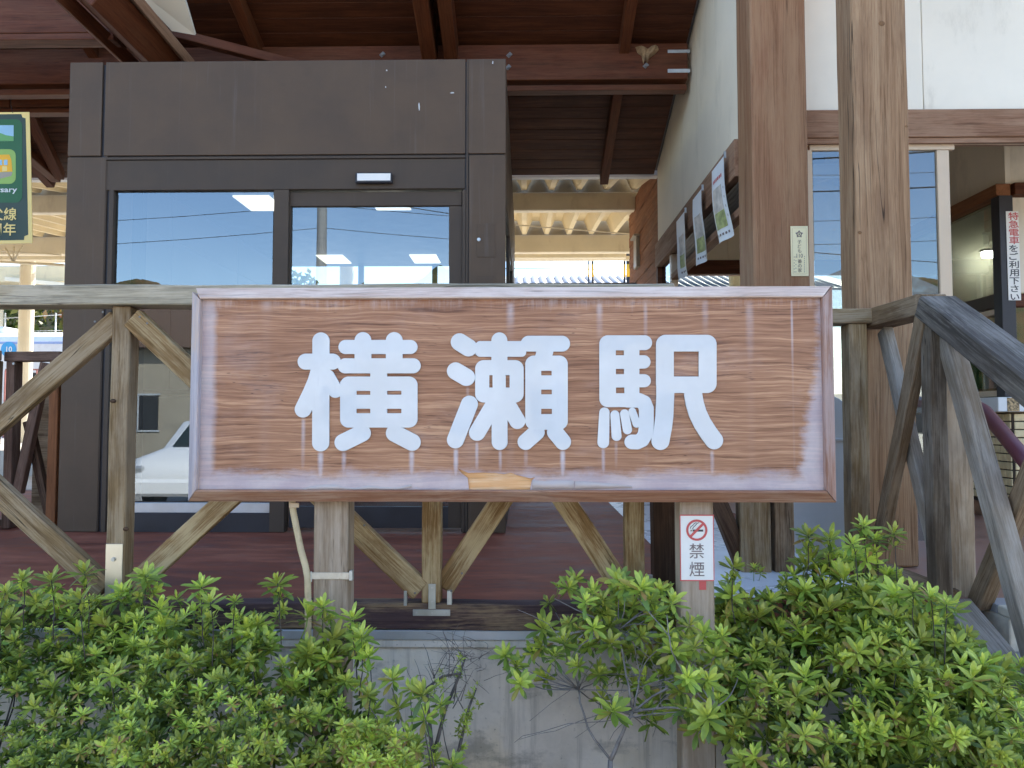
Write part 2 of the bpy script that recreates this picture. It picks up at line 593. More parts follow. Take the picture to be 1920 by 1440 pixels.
def m_glass(name, ior, tint=(1, 1, 1, 1)):
    t = NT(name)
    tr = t.n('BsdfTransparent')
    tr.inputs[0].default_value = tint
    gl = t.n('BsdfGlossy')
    gl.inputs['Roughness'].default_value = 0.0
    gl.inputs['Color'].default_value = (.80, .91, 1, 1)
    fr = t.n('Fresnel')
    fr.inputs[0].default_value = ior
    mx = t.n('MixShader')
    geo = t.n('NewGeometry')          # only the outer face of each pane mirrors
    t.put(mx.inputs[0], t.math('MULTIPLY', fr.outputs[0], t.math('SUBTRACT', 1.0, geo.outputs['Backfacing'])))
    t.t.links.new(tr.outputs[0], mx.inputs[1])
    t.t.links.new(gl.outputs[0], mx.inputs[2])
    t.t.links.new(mx.outputs[0], t.out.inputs[0])
    return t.m


M['glass'] = m_glass('window_glass', 2.45, (.66, .69, .68, 1))


def m_emit(name, col, strength):
    t = NT(name)
    t.b.inputs['Base Color'].default_value = (.8, .8, .8, 1)
    t.b.inputs['Emission Color'].default_value = col
    t.b.inputs['Emission Strength'].default_value = strength
    return t.m


M['lamp'] = m_emit('lamp_diffuser', (1, .95, .82, 1), 0.6)
M['lamp_hall'] = m_emit('fluorescent_diffuser', (1, .96, .88, 1), 18.0)
M['bounce_paving'] = plain('pale_bounce_paving', (.34, .32, .29, 1), .8, 0, .12, 1.5, bump=.2)  # kept pale to throw light back onto the facade
M['knot'] = plain('knot_wood', A(112, 84, 54), .7, 0, .3, 90)
def m_acrylic():
    t = NT('white_acrylic')
    v = t.coord()
    n = t.noise(v, 5, 4, .6)
    c = t.mix(t.maprange(n, .35, .7), (.70, .70, .69, 1), (.77, .77, .76, 1))
    d = t.noise(t.scale(v, (30, 4, 30)), 1, 5, .7)
    c = t.mix(t.maprange(d, .6, .8, 0, .22), c, (.55, .55, .55, 1))
    t.bump(t.noise(v, 7, 2, .4), .05, .05)
    return t.fin(c, .06, 0, .75)


M['acrylic'] = m_acrylic()
# ------------------------------------------------------------------ ground and deck
def sheet(name, x0, x1, y0, y1, z, mat, kind='structure'):
    c = Vector(((x0 + x1) / 2, (y0 + y1) / 2, z))
    me = mesh(name, [(x0 - c.x, y0 - c.y, 0), (x1 - c.x, y0 - c.y, 0), (x1 - c.x, y1 - c.y, 0), (x0 - c.x, y1 - c.y, 0)], [(0, 1, 2, 3)])
    return tag(obj(name, me, mat, None, Matrix.Translation(c)), kind=kind)


DECK = 0.80
YF = 2.86            # plane of the front fence
sheet('ground', -900, 900, -900, 900, 0.0, M['asphalt'])
sheet('forecourt', -60, 60, -16, 1.35, 0.004, M['bounce_paving'])  # unseen pale sheet added to bounce light onto facade and shrubs
sheet('planting_bed', -5.5, 1.58, 1.2, 2.80, 0.03, M['soil'])
d = box('deck_floor', -6.5, 1.56, 2.93, 8.95, DECK - .12, DECK, M['deck'])
tag(d, kind='structure')
d = box('entrance_floor', 1.565, 7.0, 3.02, 9.0, DECK - .12, DECK - .004, plain('terracotta_floor', A(150, 118, 108), .45, 0, .12, 5))
tag(d, kind='structure')
tag(box('bounce_slab', -26, 1.2, 7.35, 8.955, .7, DECK + .012, M['platform']), kind='structure')  # hidden pale slab, added to bounce light up under the first canopy bay
d = box('platform', -26, 12, 8.96, 15.4, .2, 1.12, M['platform'])
tag(d, kind='structure')
sheet('pale_tiled_path', .70, 1.45, 2.97, 7.0, DECK + .004, M['pale_floor'])

# retaining wall under the deck
zt = P(900, 1199, YF).z
rw = thing('retaining_wall', 'stained grey concrete wall under the deck behind the shrubs', 'wall', (0, YF, 0))
box('wall_face', -5.5, 1.62, YF + .012, YF + .07, 0, zt - .035, M['concrete'], rw)
box('wall_coping', -5.5, 1.62, YF - .004, YF + .068, zt - .034, zt - .002, M['concrete'], rw, .006)
box('metal_flashing', -5.5, 1.62, YF - .012, YF + .06, zt, P(900, 1181, YF).z, M['alu'], rw, .003)

# ------------------------------------------------------------------ front fence
RAIL_Z1, RAIL_Z0 = P(180, 537, YF).z, P(180, 574, YF).z
zb1, zb0 = P(900, 1131, YF).z, P(900, 1180, YF).z
fence = thing('wooden_fence', 'weathered brown cross-braced wooden fence along the deck edge behind the sign', 'fence', (P(220, 800, YF).x, YF, DECK))
xr0, xr1 = P(-260, 560, YF).x, P(1262, 560, YF).x
bar('top_rail', (xr0, YF + .03, (RAIL_Z0 + RAIL_Z1) / 2), (xr1, YF + .03, (RAIL_Z0 + RAIL_Z1) / 2), .13, RAIL_Z1 - RAIL_Z0, M['fence_grey'], fence, jitter=.0015, seg_len=.08)
bar('bottom_beam', (xr0, YF + .03, (zb0 + zb1) / 2), (P(1275, 1150, YF).x, YF + .03, (zb0 + zb1) / 2), .085, zb1 - zb0, M['sill_beam'], fence, jitter=.0015, seg_len=.08)
posts_px = [-390, 222, 810, 1189]
PW = .072
for px in posts_px:
    X = P(px, 850, YF).x
    bar('post', (X, YF + .03, zb1 + .001), (X, YF + .03, RAIL_Z0 - .001), PW, PW, M['fence_peel'] if px > 600 else M['fence'], fence, up=(0, -1, 0), jitter=.001, seg_len=.06)


def brace(pa, pb, w=.07, t=.055, dy=.0, mat='fence', parent=None, Y=YF):
    a, b = P(pa[0], pa[1], Y + dy), P(pb[0], pb[1], Y + dy)
    a.y = b.y = Y + .03 + dy
    return bar('brace', a, b, t, w, M[mat], parent, up=(0, 0, 1), jitter=.001, seg_len=.06)


def brace2(X0, X1, Y, z0, z1, rising, w, t, mat, parent, dy):
    """diagonal between two posts: inset ends"""
    a = Vector((X0, Y + dy, z0 if rising else z1))
    b = Vector((X1, Y + dy, z1 if rising else z0))
    return bar('brace', a, b, t, w, M[mat], parent, up=(0, 0, 1), jitter=.001, seg_len=.06)


BW = .083
for i in range(3):
    xa, xb = P(posts_px[i], 850, YF).x + PW / 2, P(posts_px[i + 1], 850, YF).x - PW / 2
    m = 'fence_peel' if i else 'fence'
    z0, z1 = zb1 + .045, RAIL_Z0 - .045
    brace2(xa + .005, xb - .005, YF, z0, z1, False, BW, .045, m, fence, .012)
    brace2(xa + .005, xb - .005, YF, z0, z1, True, BW, .040, m, fence, .056)
# metal fixings
X = P(222, 1050, YF).x
plate = pbox('fixing_plate', 197, 1020, 229, 1118, YF - .0125, .003, M['steel_warm'], fence, .001)
plate.name = 'fixing_plate'
for yy in (1049, 1107):
    c = P(212, yy, YF - .016)
    disc('bolt', c, .0085, .008, M['steel'], plate, 6, 'Y', .0015)
Yt = YF - .0165
tp = pbox('tee_bracket', 803, 1095, 817, 1142, Yt, .003, M['steel'], fence, .001)
pbox('tee_bracket_foot', 774, 1143, 844, 1155, Yt, .003, M['steel'], tp, .001)
for q in ((810, 1102), (810, 1128), (781, 1149), (810, 1149), (837, 1149)):
    disc('screw', P(q[0], q[1], Yt - .001), .0032, .003, M['alu'], tp, 8)
pbox('angle_bracket', 757, 1108, 763, 1136, YF - .012, .02, M['steel'], fence, .001)
pbox('angle_bracket', 838, 1108, 847, 1136, YF - .012, .02, M['steel'], fence, .001)
# screw heads at the brace ends
for (sx, sy) in ((193, 585), (178, 603), (262, 594), (276, 606), (168, 1078), (272, 1072), (778, 1112), (846, 1108), (866, 1075), (1146, 1070), (683, 985)):
    disc('screw', P(sx, sy, YF - .012), .0042, .004, M['steel_dark'], fence, 8)
# old knots in the near post
for (kx, ky) in ((212, 752), (236, 992)):
    c = P(kx, ky, YF - .008)
    bm = bmesh.new()
    bmesh.ops.create_icosphere(bm, subdivisions=2, radius=.012)
    for v in bm.verts: v.co = Vector((v.co.x * 1.0, v.co.y * .35, v.co.z * .7))
    obj('knot', bm_mesh(bm, 'k', True), M['fence_dark'], fence, Matrix.Translation(c))
# dark return post at the end of the run
X = P(1246, 900, YF + .12).x
bar('corner_post', (X, YF + .15, DECK + .002), (X, YF + .15, RAIL_Z0 - .002), .093, .09, M['fence_dark'], fence, up=(0, -1, 0), jitter=.001, seg_len=.06)
pbox('post_shoe', 1210, 1078, 1224, 1128, YF + .085, .006, M['steel'], fence, .001)

# ------------------------------------------------------------------ recessed side fence
YB = 3.45
sf = thing('wooden_fence', 'recessed brown wooden fence right of the sign, ending at the stairs', 'fence', (P(1605, 900, YB).x, YB, DECK))
zr1, zr0 = P(1600, 579, YB).z, P(1600, 606, YB).z
bar('top_rail', (P(1290, 590, YB).x, YB + .05, (zr0 + zr1) / 2), (P(1649, 590, YB).x, YB + .05, (zr0 + zr1) / 2), .13, zr1 - zr0, M['fence'], sf, jitter=.001, seg_len=.08)
for xa, xb, mt in ((1388, 1444, 'fence'), (1452, 1488, 'rail_brown'), (1597, 1632, 'fence')):
    a, b = P(xa, 900, YB).x, P(xb, 900, YB).x
    bar('post', ((a + b) / 2, YB + .045, DECK + .002), ((a + b) / 2, YB + .045, zr0 - .001), b - a, .09, M[mt], sf, up=(0, -1, 0), jitter=.001, seg_len=.06)
a, b = P(1318, 860, YB), P(1408, 1082, YB)
a.y = b.y = YB + .06
bar('brace', a, b, .07, .075, M['fence_dark'], sf, up=(0, 0, 1), jitter=.001, seg_len=.06)
disc('bolt', P(1644, 597, YB - .02), .008, .01, M['steel'], sf, 6)

# ------------------------------------------------------------------ stair railing
XS = 1.655
YT = 3.02
sr = thing('stair_railing', 'grey weathered wooden railing running down beside the stone steps', 'railing', (XS, YT, DECK))
rz1, rz0 = zr1 + .002, zr1 - .083
SL = math.tan(R(30.5))
# level piece, then the sloping hand rail
bar('level_rail', (XS, YB + .118, (rz1 + rz0) / 2), (XS, YT + .03, (rz1 + rz0) / 2), .125, rz1 - rz0, M['rail_brown'], sr, jitter=.001, seg_len=.08)
hr = bar('hand_rail', (XS + .012, YT + .03, (rz1 + rz0) / 2 - .008), (XS + .012, 1.2, (rz1 + rz0) / 2 - .008 - (YT + .03 - 1.2) * SL), .15, .092, M['rail_blue'], sr, jitter=.0012, seg_len=.06, bevel=.008)
bar('newel_post', (XS - .012, YT + .005, DECK - .06), (XS - .012, YT + .005, rz0 - .004), .064, .075, M['newel'], sr, up=(0, -1, 0), jitter=.001, seg_len=.06)
bar('side_post', (XS + .083, YT + .06, DECK - .1), (XS + .083, YT + .06, rz0 - .03), .108, .1, M['rail_pale'], sr, up=(0, -1, 0), jitter=.001, seg_len=.06)
# crossed braces of the short level panel (seen almost end-on)
bar('brace', (XS - .03, YT + .03, rz0 - .01), (XS - .03, YB + .03, DECK + .12), .045, .075, M['rail_brown'], sr, jitter=.001, seg_len=.06)
bar('brace', (XS + .02, YB + .04, rz0 - .01), (XS + .02, YT + .06, DECK + .12), .045, .07, M['rail_brace'], sr, jitter=.001, seg_len=.06)
# crossed braces of the sloping panel
a0 = Vector((XS + .03, YT - .005, rz0 - .03))
bar('brace', a0, (XS + .075, 2.55, .58), .075, .065, M['rail_brace'], sr, jitter=.001, seg_len=.06, bevel=.006)
bar('brace', (XS + .115, YT - .04, DECK - .02), (XS + .15, 2.62, 1.42), .06, .07, M['rail_brown'], sr, jitter=.001, seg_len=.06)
bar('bottom_beam', (XS, YB + .10, DECK - .02), (XS, YT - .02, DECK - .02), .11, .10, M['rail_brown'], sr, jitter=.001, seg_len=.06)
bar('stringer', (XS + .02, YT - .02, DECK - .045), (XS + .02, 1.5, DECK - .045 - (YT - 1.52) * SL * .8), .12, .11, M['rail_brace'], sr, jitter=.001, seg_len=.06)

# stone steps
st = thing('stone_steps', 'pale stone steps rising beside the wooden railing', 'steps', (2.6, 2.6, 0))
nx0 = XS + .14
for i in range(5):
    top = DECK - .004 - i * .158
    y0 = 2.84 - i * .34
    box('riser', nx0, 4.4, y0, y0 + .4, top - .158, top - .036, M['stone'], st, .004)
    box('nosing', nx0, 4.4, y0 - .02, y0 + .07, top - .035, top, M['stone'], st, .005)
    for k in range(9):
        box('tread_tile', nx0 + k * .285, nx0 + k * .285 + .281, y0 + .073, y0 + .41, top - .034, top - .001, M['tile_grey'], st, .002)

# maroon tube hand rail on the stairs
mh = thing('tube_handrail', 'maroon painted tube handrail on the stone steps', 'handrail', (2.05, 3.2, DECK))
pts = [P(1690, 752, 4.35), P(1760, 755, 3.75), P(1826, 760, 3.32), P(1846, 772, 3.2), P(1880, 812, 3.02), P(1990, 945, 2.55)]
tube('rail_tube', pts, .03, M['maroon'], mh, n=14)
tube('upright', [pts[0], (pts[0].x, pts[0].y, DECK)], .02, M['maroon'], mh, n=10)

# ------------------------------------------------------------------ station name board
YS = 2.45
ctr = P(958, 739, YS)
sign = thing('station_sign', 'wood-print station name board with white characters 横瀬駅 on two posts', 'sign', (ctr.x, YS + .06, 0))
L_, R_ = P(377, 739, YS).x, P(1541, 739, YS).x
T_, B_ = P(958, 561, YS).z, P(958, 918, YS).z
hw, hh = (R_ - L_) / 2, (T_ - B_) / 2
pc = Vector(((L_ + R_) / 2, YS, (T_ + B_) / 2))


def m_signprint():
    t = NT('faded_wood_print')
    v = t.coord('Object', False)
    x, y, z = t.xyz(v)
    wv = t.noise(t.scale(v, (2.0, 2, 6)), 1.0, 4, .55, col=True)
    vm = t.n('VectorMath', operation='MULTIPLY_ADD')
    t.put(vm.inputs[0], wv)
    vm.inputs[1].default_value = (.0, .0, .055)
    t.put(vm.inputs[2], v)
    w = vm.outputs[0]
    g1 = t.noise(t.scale(w, (2.6, 1, 105)), 1, 4, .62)
    g2 = t.noise(t.scale(w, (6.5, 1, 300)), 1, 3, .6)
    g0 = t.noise(t.scale(v, (1.4, 1, 4.5)), 1, 3, .5)
    g = t.math('ADD', t.math('ADD', t.math('MULTIPLY', g1, .55), t.math('MULTIPLY', g2, .25)), t.math('MULTIPLY', g0, .2))
    c = t.ramp(g, [(.36, A(92, 62, 48)), (.45, A(140, 102, 80)), (.53, A(163, 124, 100)), (.62, A(192, 156, 127))])
    # dark wavering grain lines
    k = t.noise(t.scale(w, (1.9, 1, 52)), 1, 3, .6)
    km = t.maprange(t.math('ABSOLUTE', t.math('SUBTRACT', k, .5)), 0, .012, 1, 0)
    gate = t.maprange(t.noise(t.scale(v, (3, 1, 9)), 1, 2), .46, .6)
    c = t.mix(t.math('MULTIPLY', t.math('MULTIPLY', km, gate), .7), c, A(74, 48, 44))
    k2 = t.noise(t.scale(w, (1.1, 1, 15)), 1, 5, .7)
    c = t.mix(t.maprange(k2, .56, .7, 0, .4), c, A(104, 70, 60))
    # bleaching along the edges, with ragged limits
    nz = t.noise(v, 9, 5, .65)
    nb = t.math('MULTIPLY', t.math('SUBTRACT', t.math('ADD', t.math('MULTIPLY', nz, .45), t.math('MULTIPLY', t.noise(t.scale(v, (11, 1, 34)), 1, 6, .7), .55)), .5), .13)
    vs_ = t.noise(t.scale(v, (46, 1, 3.5)), 1, 6, .75)
    bot = t.maprange(t.math('ADD', t.math('ADD', z, hh), nb), .078, .022, 0, .66)
    lef = t.maprange(t.math('ADD', t.math('ADD', x, hw), t.math('MULTIPLY', nb, .35)), .060, .030, 0, .55)
    rgt_w = t.maprange(z, -.25, .12, .075, .004, False)
    rgt = t.maprange(t.math('SUBTRACT', t.math('ADD', t.math('SUBTRACT', hw, x), nb), rgt_w), .025, -.015, 0, .65)
    tdepth = t.math('MULTIPLY', t.maprange(vs_, .35, .75), .022)
    top = t.math('MULTIPLY', t.maprange(t.math('SUBTRACT', t.math('SUBTRACT', hh, z), tdepth), .035, -.03, 0, .5), t.maprange(t.math('ADD', t.math('MULTIPLY', nz, .6), t.math('MULTIPLY', vs_, .4)), .42, .62, .05, 1))
    fade = t.math('MAXIMUM', t.math('MAXIMUM', bot, lef), t.math('MAXIMUM', rgt, top))
    # streaks that ran down from the characters
    for (px, py, wd, ln, a) in DRIPS:
        q = P(px, py, YS) - pc
        dx = t.maprange(t.math('ABSOLUTE', t.math('SUBTRACT', x, q.x)), wd, wd * .05, 0, 1)
        below = t.maprange(t.math('SUBTRACT', z, q.z), .004, -.012, 0, 1)
        run = t.maprange(t.math('SUBTRACT', q.z, z), 0, ln, 1, .1)
        s = t.math('MULTIPLY', t.math('MULTIPLY', dx, below), t.math('MULTIPLY', t.math('MULTIPLY', run, a * .95), t.maprange(nz, .3, .6, .55, 1)))
        fade = t.math('MAXIMUM', fade, s)
    haze = t.math('MULTIPLY', t.maprange(t.noise(t.scale(v, (3, 1, 5)), 1, 5, .65), .5, .72), .10)
    fade = t.math('MAXIMUM', fade, haze)
    # pale bloom creeping round every character edge
    c = t.mix(fade, c, t.mix(t.maprange(nz, .35, .65), A(184, 184, 204), A(204, 207, 222)))
    t.bump(g, .06, .002)
    return t.fin(c, t.maprange(fade, 0, 1, .34, .6), 0, .4)


DRIPS = [(569, 783, .010, .22, .55), (601, 846, .014, .20, .8), (645, 846, .011, .2, .7), (772, 844, .013, .2, .85),
         (855, 840, .012, .2, .85), (894, 828, .009, .15, .7), (938, 844, .008, .12, .6), (986, 843, .010, .12, .35), (1055, 843, .012, .2, .85),
         (1131, 838, .009, .2, .7), (1155, 827, .008, .1, .35), (1335, 843, .010, .2, .5), (877, 724, .008, .06, .3),
         (957, 566, .020, .12, .55), (1124, 566, .016, .14, .5), (1210, 563, .010, .22, .35), (1484, 560, .006, .3, .6), (1405, 560, .02, .3, .3), (1322, 560, .016, .12, .45), (500, 562, .03, .05, .4)]
M['sign_print'] = m_signprint()
# panel with the torn strip cut out of its lower edge
tear = [(858, 878), (878, 887), (902, 886), (930, 887), (945, 889), (958, 886), (970, 891), (995, 897), (1004, 894), (997, 901), (994, 917)]
tl = [(879, 917), (877, 896), (866, 888)]
ol = [(L_, B_), (P(879, 917, YS).x, B_)]
for q in tl[1:]: ol.append((P(*q, YS).x, P(*q, YS).z))
for q in tear: ol.append((P(*q, YS).x, P(*q, YS).z))
ol[-1] = (ol[-1][0], B_)
ol += [(R_, B_), (R_, T_), (L_, T_)]
bm = bmesh.new()
fv = [bm.verts.new((p[0] - pc.x, 0, p[1] - pc.z)) for p in ol]
f = bm.faces.new(fv)
r = bmesh.ops.extrude_face_region(bm, geom=[f])
for v in [e for e in r['geom'] if isinstance(e, bmesh.types.BMVert)]: v.co.y += .003
bmesh.ops.recalc_face_normals(bm, faces=bm.faces)
panel = obj('panel', bm_mesh(bm), M['sign_print'], sign, Matrix.Translation(pc))
M['raw_ply'] = wood('raw_plywood', A(182, 130, 80), A(210, 168, 122), A(226, 194, 154), A(230, 210, 188), .7, A(196, 140, 86), .4, ring=22, bump=.2, crack=.3)
bk = box('backing_board', L_ - .02, R_ + .02, YS + .006, YS + .1, B_ - .02, T_ + .02, M['raw_ply'], sign)
bk['label'] = 'bare plywood showing through the torn print'
# lifted edges of the peeling film
M['film'] = plain('peeling_film', A(180, 176, 180), .5, 0, .05, 10)


def film(pxs, lift):
    V, Fc = [], []
    for (qx, qy, qb) in pxs:
        a, b = P(qx, qy, YS), P(qx, qb, YS)
        V += [(a.x, YS - lift, a.z), (b.x, YS - .0015, b.z)]
    V2 = [(v[0], v[1] + .0012, v[2]) for v in V]
    n = len(V)
    for i in range(0, n - 2, 2):
        Fc += [(i, i + 1, i + 3, i + 2), (n + i, n + i + 2, n + i + 3, n + i + 1), (i, i + 2, n + i + 2, n + i), (i + 1, n + i + 1, n + i + 3, i + 3)]
    Fc += [(0, n, n + 1, 1), (n - 2, n - 1, 2 * n - 1, 2 * n - 2)]
    c = Vector(V[0])
    return obj('peeling_film', mesh('film', [Vector(v) - c for v in V + V2], Fc, True), M['film'], panel, Matrix.Translation(c))


film([(562, 919, 921), (580, 912, 919), (605, 909, 919), (630, 909, 919), (650, 914, 919), (665, 915, 919), (690, 910, 919), (715, 913, 919), (745, 914, 919), (772, 907, 914)], .003)
film([(998, 900, 917), (1020, 902, 917), (1050, 900.5, 917), (1076, 901, 917)], .003)
film([(1077.5, 902, 917), (1100, 903, 917), (1140, 906, 916), (1185, 911, 915)], .003)

# mitred moulding of the board, four pieces
FWp = .036


def m_frame(name, dk, md, lt, bl, amt):
    return wood(name, dk, md, lt, bl, amt, A(110, 74, 60), .2, ring=30, bump=.15, crack=.3, rough=.5)


M['frame_top'] = m_frame('bleached_moulding', A(160, 138, 128), A(190, 172, 164), A(208, 194, 188), A(216, 208, 206), .7)
M['frame_low'] = m_frame('brown_moulding', A(104, 72, 58), A(138, 100, 82), A(160, 124, 104), A(178, 160, 148), .4)
M['frame_side'] = m_frame('worn_side_moulding', A(112, 80, 66), A(140, 105, 90), A(162, 130, 116), A(172, 168, 180), .45)
M['frame_flake'] = m_frame('flaked_side_moulding', A(136, 136, 150), A(158, 158, 174), A(178, 178, 194), A(196, 170, 146), .55)
o0 = .040      # how far the outer lip lies behind the inner lip
oL, oR, oT, oB = L_ - FWp, R_ + FWp + .004, T_ + FWp + .004, B_ - FWp - .004


def moulding(name, ends_in, ends_out, mat):
    (ax, az), (bx, bz) = ends_in
    (cx, cz), (dx, dz) = ends_out
    mid = Vector(((ax + bx + cx + dx) / 4, YS, (az + bz + cz + dz) / 4))
    ax_dir = Vector((bx - ax, 0, bz - az)).normalized()
    y0, y1, y2 = YS - .022, YS - .022 + o0 * .55, YS + .085
    rings = []
    for (ix, iz), (ox, oz) in (((ax, az), (cx, cz)), ((bx, bz), (dx, dz))):
        k = .16
        mx, mz = ix + (ox - ix) * k, iz + (oz - iz) * k
        rings.append([(ix, YS + .004, iz), (ix, y0 + .004, iz), (ix + (ox - ix) * .06, y0, iz + (oz - iz) * .06), (mx, y0, mz), (ox, y1, oz), (ox, y2, oz)])
    # local X along the moulding so that the grain follows it
    Xd = ax_dir
    Yd = Vector((0, 1, 0))
    Zd = Xd.cross(Yd)
    m = Matrix((Xd, Yd, Zd)).transposed().to_4x4()
    m.translation = mid
    mi = m.inverted()
    rl = [[mi @ Vector(p) for p in rg] for rg in rings]
    n = 6
    V = rl[0] + rl[1]
    Fc = [(k, (k + 1) % n, n + (k + 1) % n, n + k) for k in range(n)]
    Fc += [tuple(range(n))[::-1], tuple(range(n, 2 * n))]
    bm = bmesh.new()
    vv = [bm.verts.new(p) for p in V]
    for q in Fc: bm.faces.new([vv[i] for i in q])
    bmesh.ops.recalc_face_normals(bm, faces=bm.faces)
    return obj(name, bm_mesh(bm), mat, sign, m)


gm = .0012
moulding('moulding', [(L_ + gm, T_), (R_ - gm, T_)], [(oL + .012, oT), (oR - .004, oT)], M['frame_top'])['label'] = 'bleached top moulding of the board'
moulding('moulding', [(L_ + gm, B_), (R_ - gm, B_)], [(oL + gm, oB), (oR - gm, oB)], M['frame_low'])
moulding('moulding', [(L_, B_ + gm), (L_, T_ - gm)], [(oL, oB + gm), (oL, oT - .012)], M['frame_flake'])['label'] = 'flaking grey left moulding of the board'
moulding('moulding', [(R_, B_ + gm), (R_, T_ - gm)], [(oR, oB + gm), (oR, oT - gm)], M['frame_side'])
box('back_box', oL + .01, oR - .01, YS + .1005, YS + .125, oB + .01, oT - .01, M['slab'], sign)
YP = YS + .055
for (xa, xb) in ((588, 652), (1276, 1338)):
    a, b = P(xa, 1000, YP).x, P(xb, 1000, YP).x
    bar('post', ((a + b) / 2, YP + .05, 0), ((a + b) / 2, YP + .05, oB - .001 if xa > 0 else 0), b - a, .1, M['post_grey'], sign, up=(0, -1, 0), jitter=.0006, seg_len=.08, bevel=.005)


# ---- the three white characters, each one acrylic piece
def seg_sdf(X, Y, a, b, ra, rb=None):
    rb = ra if rb is None else rb
    ax, ay = a
    bx, by = b
    dx, dy = bx - ax, by - ay
    L2 = dx * dx + dy * dy + 1e-9
    h = np.clip(((X - ax) * dx + (Y - ay) * dy) / L2, 0, 1)
    return np.hypot(X - ax - h * dx, Y - ay - h * dy) - (ra + (rb - ra) * h)


def rbox_sdf(X, Y, x0, x1, y0, y1, r):
    cx, cy, hx, hy = (x0 + x1) / 2, (y0 + y1) / 2, (x1 - x0) / 2 - r, (y1 - y0) / 2 - r
    qx, qy = np.abs(X - cx) - hx, np.abs(Y - cy) - hy
    return np.hypot(np.maximum(qx, 0), np.maximum(qy, 0)) + np.minimum(np.maximum(qx, qy), 0) - r


def poly_sdf(X, Y, pts):
    d = np.full_like(X, -1e9)
    n = len(pts)
    area = sum(pts[i][0] * pts[(i + 1) % n][1] - pts[(i + 1) % n][0] * pts[i][1] for i in range(n))
    s = 1 if area > 0 else -1
    for i in range(n):
        (ax, ay), (bx, by) = pts[i], pts[(i + 1) % n]
        L = math.hypot(bx - ax, by - ay)
        d = np.maximum(d, s * ((X - ax) * (by - ay) - (Y - ay) * (bx - ax)) / L)
    return d


def char_field(ops, step=6.0):
    xs = np.arange(40, 1520, step)
    ys = np.arange(90, 1410, step)
    X, Y = np.meshgrid(xs, ys)
    D = np.full_like(X, 1e3)
    for op in ops:
        k = op[0]
        if k == 'c': D = np.minimum(D, seg_sdf(X, Y, op[1], op[2], *op[3:]))
        elif k == 'l':
            for p, q in zip(op[1][:-1], op[1][1:]): D = np.minimum(D, seg_sdf(X, Y, p, q, op[2]))
        elif k == 'b': D = np.minimum(D, rbox_sdf(X, Y, *op[1:]))
        elif k == 'p': D = np.minimum(D, poly_sdf(X, Y, op[1]))
        elif k == 'h': D = np.maximum(D, -rbox_sdf(X, Y, *op[1:], 2.0))
    return xs, ys, D


def contours(xs, ys, D):
    """closed iso-lines D = 0 by marching squares"""
    ny, nx = D.shape
    nxt = {}
    pos = {}

    def edge(kind, i, j):
        key = (kind, i, j)
        if key not in pos:
            if kind == 0:
                a, b = D[i, j], D[i, j + 1]
                t = a / (a - b)
                pos[key] = (xs[j] + t * (xs[1] - xs[0]), ys[i])
            else:
                a, b = D[i, j], D[i + 1, j]
                t = a / (a - b)
                pos[key] = (xs[j], ys[i] + t * (ys[1] - ys[0]))
        return key

    S = D < 0
    mixed = np.argwhere((S[:-1, :-1].astype(int) + S[:-1, 1:] + S[1:, :-1] + S[1:, 1:]) % 4 != 0)
    for i, j in mixed:
        a, b, c, d_ = S[i, j], S[i, j + 1], S[i + 1, j + 1], S[i + 1, j]
        T, Rt, Bt, Lf = edge(0, i, j) if a != b else None, edge(1, i, j + 1) if b != c else None, edge(0, i + 1, j) if d_ != c else None, edge(1, i, j) if a != d_ else None
        code = a * 8 + b * 4 + c * 2 + d_
        table = {8: [(Lf, T)], 4: [(T, Rt)], 2: [(Rt, Bt)], 1: [(Bt, Lf)], 12: [(Lf, Rt)], 6: [(T, Bt)], 3: [(Rt, Lf)], 9: [(Bt, T)],
                 14: [(Lf, Bt)], 7: [(T, Lf)], 11: [(Rt, T)], 13: [(Bt, Rt)], 10: [(Lf, T), (Rt, Bt)], 5: [(T, Rt), (Bt, Lf)]}
        for p, q in table[int(code)]: nxt[p] = q
    loops = []
    while nxt:
        s, cur = next(iter(nxt.items()))
        loop = [s]
        del nxt[s]
        while cur != s and cur in nxt:
            loop.append(cur)
            n2 = nxt.pop(cur)
            cur = n2
        loops.append([pos[k] for k in loop])
    return [l for l in loops if len(l) > 6]


